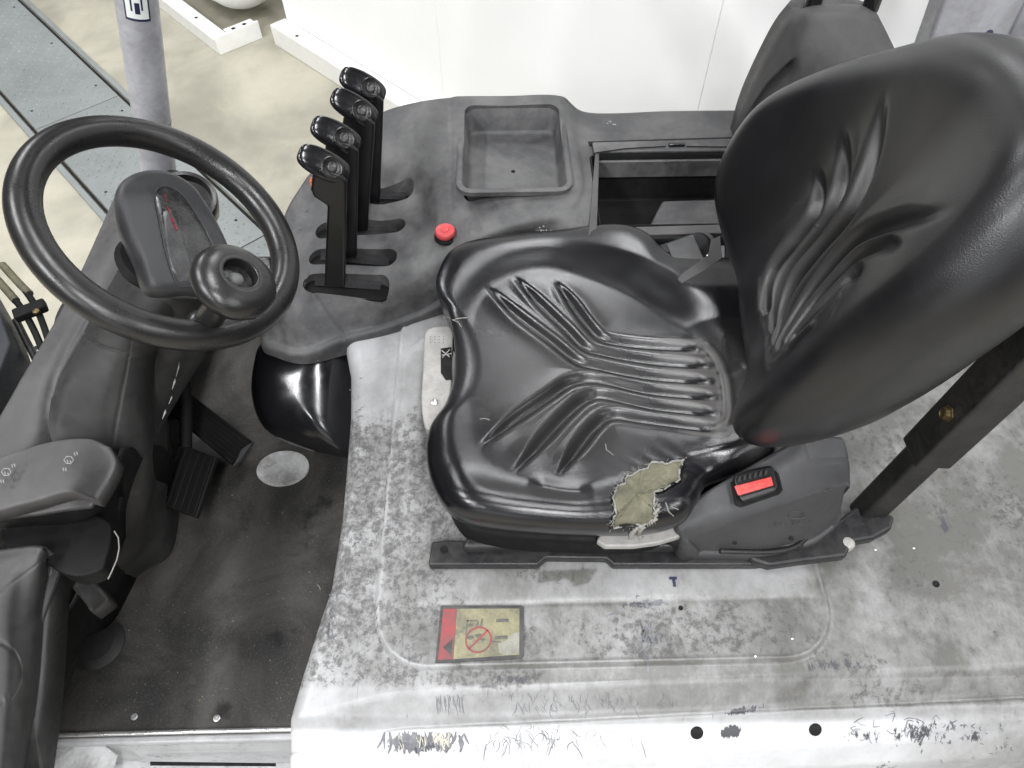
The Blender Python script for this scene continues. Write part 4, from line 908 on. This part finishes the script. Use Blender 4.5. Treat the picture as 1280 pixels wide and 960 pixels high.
#=================================================================== SEAT
seat = empty('operator_seat', at(720, 500, .9), FK); seat['label'] = 'worn black vinyl operator seat torn at the near edge'
out = [(549, 364), (566, 334), (605, 319), (700, 309), (762, 308), (800, 320), (830, 345), (890, 352), (948, 362), (962, 430), (975, 500), (968, 570), (925, 592), (884, 608), (866, 640), (846, 662), (790, 672), (700, 670), (620, 664), (570, 652), (546, 622), (534, 580), (537, 542), (556, 512), (567, 478), (569, 440), (562, 405), (549, 385)]
SO = np.array([at(a, b, 1.0)[:2] for a, b in out])
SC = at(735, 500, 1.03)[:2]
zz_ = lambda X_, Y_: (500+X_/2.783, 290+Y_/2.783)
def spl(pts, z=1.04): return catmull(np.array([at(*zz_(*p), z)[:2] for p in pts]), 6)
gro = [[(295, 185), (400, 280), (520, 370), (615, 440), (700, 462), (880, 495), (1085, 516)],
       [(392, 150), (480, 240), (580, 335), (640, 392), (720, 415), (900, 445), (1080, 462)],
       [(535, 165), (590, 235), (650, 315), (700, 362), (780, 380), (900, 392), (1040, 402)],
       [(268, 752), (400, 650), (520, 565), (600, 515), (700, 507), (880, 545), (1105, 572)],
       [(390, 842), (480, 740), (580, 630), (650, 572), (720, 562), (900, 600), (1105, 628)],
       [(545, 850), (610, 760), (680, 670), (740, 632), (850, 645), (1000, 668), (1115, 684)]]
SG = [spl(g) for g in gro]
pan = spl([(218, 400), (222, 280), (300, 175), (400, 120), (520, 105), (690, 150), (850, 220), (1010, 340), (1105, 430), (1145, 540), (1140, 640), (1090, 720), (980, 800), (830, 850), (650, 915), (480, 900), (330, 850), (235, 760), (205, 600), (212, 480), (218, 400)])
rim = spl([(1045, 385), (1095, 430), (1130, 500), (1143, 580), (1140, 650), (1105, 690)])
CREASE = [(spl(p_), d_, w_) for p_, d_, w_ in (([(440, 868), (560, 895), (680, 905)], .0035, .012), ([(1130, 500), (1150, 490), (1200, 470)], .003, .008), ([(900, 905), (980, 830), (1060, 800), (1180, 785)], .005, .012))]
def seat_top(x, y):
    z = np.full(np.shape(x), 1.040)
    dpn = sdf(x, y, pan)
    side = sst(np.abs(y-SC[1]), .10, .19); back = sst(x, .24, .33)
    z = z+.022*sst(dpn, -.02, .055)*np.maximum(side*np.where(y > SC[1], .25+.75*sst(x, .08, .25), .8), .35*back)+.004*sst(dpn, -.02, .03)
    z = z-.006*np.exp(-((x-.18)/.12)**2-((y-SC[1])/.12)**2)
    g = np.zeros(np.shape(x)); e = np.zeros(np.shape(x))
    for i, G_ in enumerate(SG):
        dd, fr = seg_dist(x, y, G_); wdt = (.0085-.0014*fr)*(.35+.65*sst(fr, 0, .25)); fade = sst(fr, 0, .16)*(1-sst(fr, .90, 1.))
        g = np.maximum(g, np.exp(-(dd/wdt)**2)*fade); e = np.maximum(e, np.exp(-(dd/.022)**2)*fade)
    z = z-.0088*g+.0030*(e-g)
    dd, fr = seg_dist(x, y, rim); z = z+.004*np.exp(-(dd/.006)**2)*sst(fr, 0, .1)*(1-sst(fr, .9, 1))
    # crease along near bolster and fold near the buckle
    for P_, dep, wdt in CREASE:
        dd, fr = seg_dist(x, y, P_); z = z-dep*np.exp(-(dd/wdt)**2)*sst(fr, 0, .25)*(1-sst(fr, .75, 1))
    # small wrinkles by the tear
    z = z+.0005*np.sin((x*.8+y*.6)*260+3*np.sin(y*40))*np.exp(-((x-.21)/.05)**2-((y-.47)/.03)**2)
    return z
sb = Blob(SO, SC, .048, .040, seat_top); sb.hf = lambda X_, Y_: 1-.72*sst(Y_, SC[1]+.02, SC[1]+.2)
def swear(x, y):
    wv = np.zeros(x.shape)
    for G_ in SG:
        dd, fr = seg_dist(x, y, G_); wv = np.maximum(wv, np.exp(-((dd-.011)/.005)**2)*sst(fr, .72, .9)*.75)
    dd, fr = seg_dist(x, y, rim); wv = np.maximum(wv, .7*np.exp(-(dd/.008)**2)); 
    c = at(925, 500, 1.03); wv = np.maximum(wv, .55*np.exp(-((x-c[0])/.02)**2-((y-c[1])/.09)**2))
    c = at(700, 480, 1.04); wv = np.maximum(wv, .16*np.exp(-(((x-c[0])/.16)**2+((y-c[1])/.17)**2)**2))  # grey centre: ceiling reflection painted in through this mask
    return wv
cush = sb.build('seat_cushion', .945, .035, 'seat_vinyl', seat, wear=swear, nt=460, nr=170, label='glossy black vinyl cushion with moulded channels, torn near its buckle corner')
_cv = np.array([v.co[:] for v in cush.data.vertices])[:1+460*174]+np.array(ROOTLOC[cush.name]); _ca, _cb = pj(_cv)
def spt(px_, py_, dz=0.):
    q2 = (_ca-px_)**2+(_cb-py_)**2; k_ = np.argpartition(q2, 4)[:4]; w2 = 1/(q2[k_]+.05); return at(px_, py_, float((_cv[k_, 2]*w2).sum()/w2.sum())+dz)
# torn patch with bare foam
t_ = lambda X_, Y_: (680+X_/3.2, 540+Y_/3.2)
tear = [(430, 115), (475, 122), (520, 116), (565, 106), (545, 150), (549, 190), (505, 215), (465, 232), (440, 242), (446, 275), (438, 305), (455, 335), (440, 355), (405, 372), (372, 380), (330, 378), (270, 390), (272, 355), (285, 330), (272, 265), (282, 235), (290, 213), (325, 205), (322, 185), (345, 172), (378, 150), (405, 145)]
tp_ = [t_(*p) for p in tear]
jag = []
for i in range(len(tp_)):
    a = np.array(tp_[i]); b = np.array(tp_[(i+1) % len(tp_)])
    for t in np.arange(4)/4: jag.append(a+(b-a)*t+rng.normal(size=2)*.8)
jag = np.array(jag)
cst = jag.mean(0)
def tear_mesh(name, dz, mat):
    V = []; Fc = []; rings = np.linspace(0, 1, 16)[1:]; n = len(jag); c = np.array(t_(370, 250))
    V.append(spt(*c, dz))
    for r in rings:
        for p in jag: q_ = c+(p-c)*r; V.append(spt(q_[0], q_[1], dz*(1 if r < .97 else .6)+.0004*rng.normal()*(r < .97)))
    Fc = [(0, 1+j, 1+(j+1) % n) for j in range(n)]
    for i in range(len(rings)-1): Fc += [(1+i*n+j, 1+i*n+(j+1) % n, 1+(i+1)*n+(j+1) % n, 1+(i+1)*n+j) for j in range(n)]
    return mesh(name, V, Fc, mat, seat, True)
tear_mesh('exposed_foam', .0035, 'foam')['label'] = 'bare khaki foam showing through the tear'
lipp = np.array([spt(*p, .0032) for p in jag]); lipp[:, 2] += rng.normal(size=len(lipp))*.0006
tube('torn_vinyl_edge', lipp, .0014+.0012*rng.random(len(lipp)), 'seat_vinyl', seat, 8, True)
tube('torn_backing_edge', [spt(*(c_+(p-c_)*.965), .0046) for p in jag for c_ in [cst]], .0008+.0010*rng.random(len(jag)), 'thread_pale', seat, 6, True)
for i in range(60):
    k = rng.integers(0, len(jag)); p = jag[k]; a = np.arctan2(*(p-cst)[::-1])+rng.normal()*.9; l = rng.uniform(2, 8); q_ = p+np.array([cos(a), sin(a)])*l; m_ = (p+q_)/2+rng.normal(size=2)*1.2
    tube('frayed_thread', [spt(*p, .005), spt(*m_, .005+rng.random()*.003), spt(*q_, .003+rng.random()*.004)], [.0004, .0003, .00015], 'thread_pale', seat, 4)
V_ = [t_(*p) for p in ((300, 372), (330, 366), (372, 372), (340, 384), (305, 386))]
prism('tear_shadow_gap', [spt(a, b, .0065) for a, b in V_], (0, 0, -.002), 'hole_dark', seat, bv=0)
for rag in ([(398, 374), (372, 385), (352, 405), (345, 424)], [(405, 378), (385, 392), (380, 410), (388, 424)], [(440, 330), (462, 300), (445, 285)], [(452, 345), (430, 362), (408, 372)]):
    tube('hanging_rag', catmull([spt(*t_(*p), .006) for p in rag], 5), [.0022+.0016*sin(3*i) for i in range(5*(len(rag)-1)+1)], 'thread_pale', seat, 8)
for pts in ([(552, 398), (560, 396), (566, 400), (573, 398), (584, 397)], [(566, 400), (573, 403), (577, 409)], [(600, 524), (606, 523), (612, 525)], [(757, 555), (758, 562), (767, 569)], [(832, 628), (836, 640), (842, 645)], [(838, 633), (848, 637)]):
    tube('vinyl_nick', [spt(a, b, .0006) for a, b in pts], .0007, 'thread_pale', seat, 6)
# seat pan under the cushion
pan_o = [tuple((np.array(p)-SC)*.93+SC) for p in SO]
prism('seat_pan', [(p[0], p[1], .905) for p in catmull(pan_o, 4, True)], (0, 0, .05), 'matte_black', seat, bv=.008)
# mounting rail with bolt and notch
rail = [(537, 712), (541, 683), (560, 681), (700, 684), (850, 686), (1000, 690), (1015, 700), (944, 712), (858, 712), (765, 712), (757, 704), (682, 703), (672, 712)]
zr = .893
r_pts = [at(a, b, zr-.018) for a, b in rail]
seat_rail = prism('mounting_rail', r_pts, (0, 0, .018), 'frame_black', seat, bv=.003)
prism('rail_flange', [at(a, b, zr+.002) for a, b in ((585, 676), (1000, 676), (1000, 692), (578, 692))], (0, 0, .022), 'frame_black', seat, bv=.006)
lathe('rail_bolt_hole', at(555, 687, zr+.0004), (0, 0, 1), [(.0058, 0), (.0058, .0008), (.001, .0009)], 'hole_dark', seat, 20)
# bracket to rear post
prism('rear_bracket', [at(a, b, .885) for a, b in ((930, 700), (955, 686), (1005, 684), (1045, 655), (1070, 635), (1112, 652), (1108, 668), (1085, 680), (1060, 684), (1052, 702), (1000, 708), (958, 714), (938, 708))], (0, 0, .020), 'frame_black', seat, bv=.005, seg=4)
lathe('bracket_boss', at(1057, 682, .893), (0, 0, 1), [(.010, 0), (.010, .010), (.007, .013), (.001, .013)], 'cast_silver', seat, 20)
tube('recliner_rod', catmull([at(a, b, .915) for a, b in ((900, 689), (960, 690), (992, 684), (1012, 668))], 5), .004, 'steel_black', seat, 8)
for px_, py_ in ((918, 678), (989, 673)): lathe('cover_screw', at(px_, py_, .935), (0, -.6, .8), [(.003, 0), (.003, .002), (.001, .0025)], 'hole_dark', seat, 10)
# side cover with buckle
SCG = [[(850, 655, .985), (880, 622, 1.005), (930, 592, 1.03), (985, 560, 1.055), (1010, 548, 1.065), (1052, 549, 1.06)],
       [(856, 662, .98), (895, 640, 1.0), (935, 615, 1.02), (985, 585, 1.045), (1012, 575, 1.052), (1058, 575, 1.045)],
       [(858, 670, .97), (905, 653, .99), (945, 638, 1.005), (990, 622, 1.018), (1020, 611, 1.022), (1059, 600, 1.022)],
       [(862, 675, .96), (908, 662, .975), (948, 648, .99), (992, 633, 1.003), (1022, 622, 1.008), (1056, 612, 1.008)],
       [(870, 682, .93), (912, 680, .93), (952, 678, .935), (992, 668, .94), (1022, 655, .945), (1050, 640, .95)],
       [(872, 688, .91), (915, 689, .91), (955, 689, .91), (990, 682, .91), (1018, 672, .915), (1040, 656, .92)]]
def scf(a, b):
    e1 = np.abs(np.hypot((a-1040), (b-620)*1.35)-13); s = seg_dist(a, b, [(1008, 556), (1014, 576), (1030, 577), (1060, 574)])[0]
    return -.0022*np.exp(-(e1/1.2)**2)-.002*np.exp(-(s/1.3)**2)
side = solid_grid('side_cover', (lambda G: (lambda ab: np.dstack([G[..., 0], G[..., 1], G[..., 2]+scf(*ab).reshape(G.shape[:2])]))(pj(G.reshape(-1, 3))))(upsample(np.array([[at(*c) for c in r] for r in SCG]), 16)), .006, 0, 'cover_plastic', seat, label='grey moulded side cover holding the buckle', drop=.05)
GS = upsample(np.array([[at(*c) for c in r] for r in SCG]), 16).reshape(-1, 3); gpx, gpy = pj(GS)
def sd(px_, py_, dz=0.): z = GS[np.argmin((gpx-px_)**2+(gpy-py_)**2), 2]; return at(px_, py_, z+dz)
# embossed emblem and tiny moulded lettering
tube('embossed_emblem', [sd(996+10*cos(t), 644+4.5*sin(t), .001) for t in np.linspace(0, 2*pi, 24, endpoint=False)], .0006, 'ledge_plastic', side, 6, True)
tube('embossed_emblem', [sd(1000, 644, .001), sd(1004, 642, .001), sd(1006, 645, .001)], .0007, 'ledge_plastic', side, 6)
# moulded letters along the cover (letters too worn to read: strokes in their places)
for i in range(8):
    x_ = 962+i*7.2; y_ = 657-i*.75
    for a_, b_ in (((0, -2.2), (0, 2.2)), ((0, -2.2), (3.4, -1.6)), ((0, 2.2), (3.4, 1.6)), ((3.4, -1.6), (3.4, 0.4)))[: 2+(i*5) % 3]:
        tube('moulded_letter', [sd(x_+a_[0], y_+a_[1], .0008), sd(x_+b_[0], y_+b_[1], .0008)], .00045, 'ledge_plastic', side, 5)
# buckle
bn = np.cross(sd(968, 600)-sd(915, 612), sd(925, 640)-sd(915, 612)); bn /= np.linalg.norm(bn); bn = bn if bn[2] > 0 else -bn
bn = np.array([0.0, -.35, .94]); bn /= np.linalg.norm(bn)
bc = at(941, 606, 1.035)
def bpl(a, b, h): return pl(a, b, bc+bn*h, bn)
prism('buckle_socket', [bpl(a, b, -.006) for a, b in ((912, 603), (962, 585), (972, 592), (977, 614), (972, 619), (925, 635), (918, 632))], bn*.006, 'hole_dark', side, bv=.002)
prism('belt_buckle', [bpl(a, b, 0) for a, b in ((914, 601), (918, 594), (935, 588), (960, 583), (965, 588), (970, 610), (966, 616), (928, 629), (922, 625))], bn*.010, 'lever_black', side, bv=.003, seg=4)
prism('buckle_button', [bpl(a, b, .0104) for a, b in ((917, 608), (963, 596), (966, 607), (922, 620))], bn*.004, 'buckle_red', side, bv=.0015)
prism('buckle_mouth', [bpl(a, b, .0104) for a, b in ((924, 622), (966, 609), (967, 613), (928, 626))], bn*.002, 'cover_plastic', side, bv=.0006)
for i in range(6):
    x_ = 921+i*6.6; y_ = 600-i*1.7
    prism('grip_rib', [bpl(x_+a, y_+b, .0102) for a, b in ((0, 3), (1.6, -4), (4.6, -5), (4.2, 2))], bn*.003, 'cowl_plastic', side, bv=.0006)
# silver side handle
hp = [(745, 680), (748, 674), (775, 671), (815, 668), (845, 661), (857, 662), (858, 666), (848, 675), (820, 683), (790, 687), (755, 687)]
prism('side_handle', [at(a, b, .955) for a, b in hp], (0, 0, .012), 'cast_silver', seat, bv=.0035, seg=4, label='cast silver recline handle under the near edge')
# silver front handle
fh = [(541, 417), (553, 415), (566, 418), (567, 440), (565, 455), (566, 480), (563, 505), (558, 520), (548, 535), (538, 545), (531, 535), (528, 505), (530, 470), (531, 440), (533, 422)]
fho = prism('front_handle', [at(a, b, .955) for a, b in catmull(np.array(fh, float), 4, True)], (0, 0, .016), 'cast_silver', seat, bv=.0045, seg=4, label='cast silver adjuster handle at the seat front')
prism('handle_window', [at(a, b, .9718) for a, b in ((551, 436), (564, 434), (565, 475), (557, 475), (551, 466))], (0, 0, .0008), 'hole_dark', fho, bv=0)
for a, b in (((552, 438), (562, 446)), ((562, 437), (553, 447)), ((552, 444), (565, 442))): tube('handle_rib', [at(*a, .9735), at(*b, .9735)], .0009, 'cast_silver', fho, 6)
lathe('handle_screw', at(543, 503, .971), (0, 0, 1), [(.006, 0), (.0057, .002), (.003, .0034), (.001, .0036)], 'bright_steel', fho, 20)
for i in range(12): lathe('handle_pit', at(538+(i % 4)*5.5, 421+(i//4)*3.6, .9712), (0, 0, 1), [(.0007, 0), (.0007, .0003), (.0002, .0003)], 'hole_dark', fho, 8)

# ---- backrest
AL = radians(15); x0 = .3315; z0 = 1.08
bu = np.array([sin(AL), 0, cos(AL)]); bs = np.array([0, 1., 0]); bw = np.array([-cos(AL), 0, sin(AL)])  # up, side, forward
B0 = np.array([x0+.015, 0, z0])
def bpt(px_, py_, w_=0.):
    p = pl(px_, py_, B0+bw*w_, bw); r = p-B0; return np.array([r@bs, r@bu])
bo = [(958, 556), (940, 500), (927, 430), (921, 350), (922, 300), (929, 245), (948, 188), (984, 126), (1048, 78), (1120, 47), (1190, 30), (1260, 44), (1330, 100), (1370, 180), (1345, 265), (1290, 345), (1240, 398), (1175, 452), (1115, 497), (1060, 530), (1005, 554)]
BO = np.array([bpt(a, b, .0) for a, b in bo])
BCc = bpt(1060, 300, .0)
BOx = BO.copy()
z3 = lambda X_, Y_: (640+X_/2, Y_/2)
def bspl(pts, w_=.035): return catmull(np.array([bpt(*z3(*p), w_) for p in pts]), 6)
bgro = [[(735, 405), (748, 470), (735, 530), (690, 610), (645, 690), (632, 790)],
        [(800, 300), (805, 400), (790, 480), (745, 570), (680, 670), (652, 760), (652, 840)],
        [(905, 205), (888, 320), (862, 420), (815, 530), (750, 620), (695, 710), (672, 790), (675, 875)],
        [(1150, 530), (1050, 548), (930, 562), (850, 590), (790, 660), (735, 750), (705, 830), (700, 892)],
        [(1035, 635), (940, 612), (870, 640), (820, 700), (768, 780), (728, 885)],
        [(930, 705), (885, 690), (850, 735), (805, 800), (758, 862)]]
BG_ = [bspl(g) for g in bgro]
loop = bspl([(618, 700), (622, 800), (650, 880), (700, 918), (745, 905), (830, 830)], .035)
sc0 = BO[:, 0].mean()
print('backrest s', BO.min(0), BO.max(0), BCc)
SM = .655
def back_top(s, v):
    ds = np.abs(s-SM); z = .020+.055*sst(ds, .05, .22)*np.where(s > SM, 1-sst(v, .10, .47), 1.25*(1-.62*sst(v, .20, .47)))
    z = z+.012*np.exp(-((v-.12)/.10)**2)*np.exp(-(ds/.12)**2)
    g = np.zeros(np.shape(s)); e = np.zeros(np.shape(s))
    for G_ in BG_:
        dd, fr = seg_dist(s, v, G_); fade = sst(fr, 0, .33)*(1-sst(fr, .95, 1.)); wdt = (.0135-.0085*fr)*(.4+.6*sst(fr, 0, .3))
        g = np.maximum(g, np.exp(-(dd/wdt)**2)*fade); e = np.maximum(e, np.exp(-(dd/(.032-.014*fr))**2)*fade)
    z = z-.013*g+.007*(e-g)
    dd, fr = seg_dist(s, v, loop); z = z+.004*np.exp(-(dd/.005)**2)
    return z
bb_ = Blob(BO, BCc, .062, .062, back_top)
bxf = lambda V: B0+np.outer(V[:, 0], bs)+np.outer(V[:, 1], bu)+np.outer(V[:, 2], bw)
def bwear(s, v):
    wv = .28*np.exp(-((s-.60)/.10)**2-((v-.33)/.12)**2)
    for G_ in BG_:
        dd, fr = seg_dist(s, v, G_); wv = np.maximum(wv, .30*np.exp(-((dd-.012)/.007)**2)*sst(fr, .05, .2))
    return wv
bb_.build('backrest', -.075, .03, 'back_vinyl', seat, xf=bxf, wear=bwear, nt=420, nr=160, label='tall black vinyl backrest with moulded ribs')
# ---- belt retractor behind the cushion
rc = at(856, 314, 1.06)
prism('retractor_well', [aty(742, 301, .912), aty(906, 296, .912), aty(906, 372, .912), aty(742, 372, .912)], (0, -.006, 0), 'hole_dark', seat, bv=0)  # flat black sheet painting the shade in the gap under the bin frame
prism('retractor_plate', [at(a, b, .975) for a, b in ((808, 330), (820, 318), (858, 310), (890, 322), (890, 352), (848, 362), (826, 352))], (0, 0, .016), 'matte_black', seat, bv=.003)
tube('belt_roll', [at(a, b, 1.035) for a, b in ((824, 328), (827, 327), (876, 309), (880, 308))], [.020, .0265, .0265, .020], 'webbing', seat, 26)
for a, b, c_, d_ in ((821, 330, 824, 329), (880, 308, 884, 306)): tube('roll_flange', [at(a, b, 1.035), at(c_, d_, 1.035)], .024, 'cover_plastic', seat, 22)
prism('belt_strap', [at(a, b, 1.062) for a, b in ((833, 306), (866, 294), (880, 326), (848, 341))], (0, 0, .002), 'console_plastic', seat, bv=.0005)
prism('retractor_arm', [at(a, b, 1.06) for a, b in ((846, 352), (852, 344), (884, 322), (888, 302), (899, 298), (902, 325), (880, 342), (852, 357))], (0, 0, .006), 'ledge_plastic', seat, bv=.0015)
lathe('retractor_pin', at(886, 322, 1.053), (0, 0, 1), [(.005, 0), (.005, .003), (.001, .004)], 'bright_steel', seat, 14)
lathe('retractor_pin', at(818, 313, 1.04), (0, -.5, .8), [(.005, 0), (.005, .004), (.001, .005)], 'bright_steel', seat, 14)
prism('grey_bracket', [at(a, b, 1.02) for a, b in ((880, 290), (905, 281), (905, 330), (890, 320))], (0, 0, .004), 'pillar_grey', seat, bv=.001)

# ---- rear guard leg beside the seat
pb0 = at(1083, 640, .89); topz = 1.62
pd = aty(1290, 436, pb0[1]+.01)-pb0; pd /= np.linalg.norm(pd)
leg = empty('guard_leg', pb0, FK); leg['label'] = 'black steel overhead guard leg behind the seat'
Bl = frame(pd, (1, 0, 0))   # cols: u, v, axis
sgn = 1
def lbox(name, h0, h1, w_, d_, off, mat, bv=.006):
    c = pb0+pd*(h0+h1)/2+Bl@np.array([off[0], off[1], 0]); return box(name, c, (w_, d_, h1-h0), mat, leg, Bl, bv)
lbox('leg_tube', -.01, .60, .034, .040, (0, 0), 'steel_black')
lbox('leg_sleeve', .165, .60, .048, .050, (0, 0), 'steel_black', .004)
pbolt = pb0+pd*.205+Bl@np.array([0, 0, 0])
dv = CP-pbolt; dv -= pd*(dv@pd); dv /= np.linalg.norm(dv)
face = max([Bl[:, 0], -Bl[:, 0], Bl[:, 1], -Bl[:, 1]], key=lambda a: a@dv)
rest = sorted([Bl[:, 0], -Bl[:, 0], Bl[:, 1], -Bl[:, 1]], key=lambda a: -(a@dv))
bpos = pl(1185, 517, pbolt+face*.026, face)
lathe('sleeve_bolt', bpos, face, [(.0105, 0), (.0105, .0015), (.0075, .002), (.0075, .007), (.005, .008), (.0045, .006), (.001, .006)], 'brass', leg, 6)
# ---- far rear: plastic housing, two dark uprights and grey pillar
hs = [[(915, 200, 1.15), (960, 190, 1.10), (1060, 170, 1.08), (1140, 150, 1.10)], [(934, 130, 1.16), (985, 105, 1.11), (1060, 95, 1.09), (1130, 90, 1.10)], [(972, 50, 1.17), (1010, 40, 1.13), (1065, 38, 1.12), (1114, 52, 1.12)], [(998, 14, 1.18), (1020, 9, 1.16), (1070, 9, 1.15), (1098, 20, 1.15)], [(1004, 9, 1.24), (1022, 5, 1.24), (1070, 5, 1.24), (1094, 13, 1.24)]]
GH = upsample(np.array([[aty(*c) for c in r] for r in hs]), 14)
ab = pj(GH.reshape(-1, 3)); s = sdf(ab[0], ab[1], [(935, 148), (960, 110), (992, 78), (994, 92), (975, 120), (950, 165)]).reshape(GH.shape[:2])
GH[..., 1] += .03*(1-sst(s, -8, 6))
a, b = GH.shape[:2]; idx = np.arange(a*b).reshape(a, b)
V = np.vstack([GH.reshape(-1, 3), GH.reshape(-1, 3)+np.array([0, .05, -.01])]); Fc = [(idx[i, j], idx[i, j+1], idx[i+1, j+1], idx[i+1, j]) for i in range(a-1) for j in range(b-1)]
Fc += [tuple(q_+a*b for q_ in f[::-1]) for f in Fc]; lp = list(idx[0, :])+list(idx[1:, -1])+list(idx[-1, -2::-1])+list(idx[-2:0:-1, 0]); Fc += [(lp[i], lp[i]+a*b, lp[(i+1) % len(lp)]+a*b, lp[(i+1) % len(lp)]) for i in range(len(lp))]
rear = mesh('rear_housing', V, Fc, 'ledge_plastic', FK, label='grey moulded housing on the far side behind the seat')
for px_ in (1014, 1087):
    p = aty(px_, 12, 1.185); q_ = aty(px_+ (px_-640)*.06, -60, 1.19); tube('dark_upright', [p, q_, q_+(q_-p)*2], .0135, 'gloss_black', rear, 18)
p = [aty(a, b, 1.17) for a, b in ((1140, 110), (1184, -10), (1290, -10), (1262, 45), (1225, 110))]
v_ = [p[0], p[1], p[1]+(p[1]-p[0])*2, p[2]+(p[2]-p[3])*4, p[2], p[3], p[4]]
gp = prism('rear_pillar', v_, (0, .05, 0), 'pillar_grey', FK, bv=.006, label='pale grey painted rear pillar')
prism('pillar_return', [aty(1262, 45, 1.165), aty(1290, -10, 1.165), aty(1330, -10, 1.13), aty(1300, 60, 1.13)], (0, .01, 0), 'pillar_grey', FK, bv=.002)
lathe('pillar_bolt', aty(1237, 41, 1.168), (0, -1, .3), [(.005, 0), (.005, .002), (.001, .003)], 'navy_ink', gp, 14, ref=(1, 0, 0))

# ---- overhead guard above the operator (out of frame, casts its shade)
og = empty('overhead_guard', (0, .65, 2.2), FK)
for y_ in (.10, 1.13): tube('guard_rail', [(-.72, y_, 2.16), (-.3, y_, 2.2), (.95, y_, 2.2)], .03, 'pillar_grey', og, 14)
for k in range(8): box('guard_bar', (-.62+k*.21, .615, 2.2), (.03, 1.03, .05), 'pillar_grey', og, bv=.004)
# ---- chassis under the deck and the footwell
box('chassis', (.60, .69, .34), (1.66, 1.10, .50), 'frame_black', FK, bv=.02)
box('footwell_pan', (-.55, .70, .38), (.62, .86, .20), 'frame_black', FK, bv=.01)
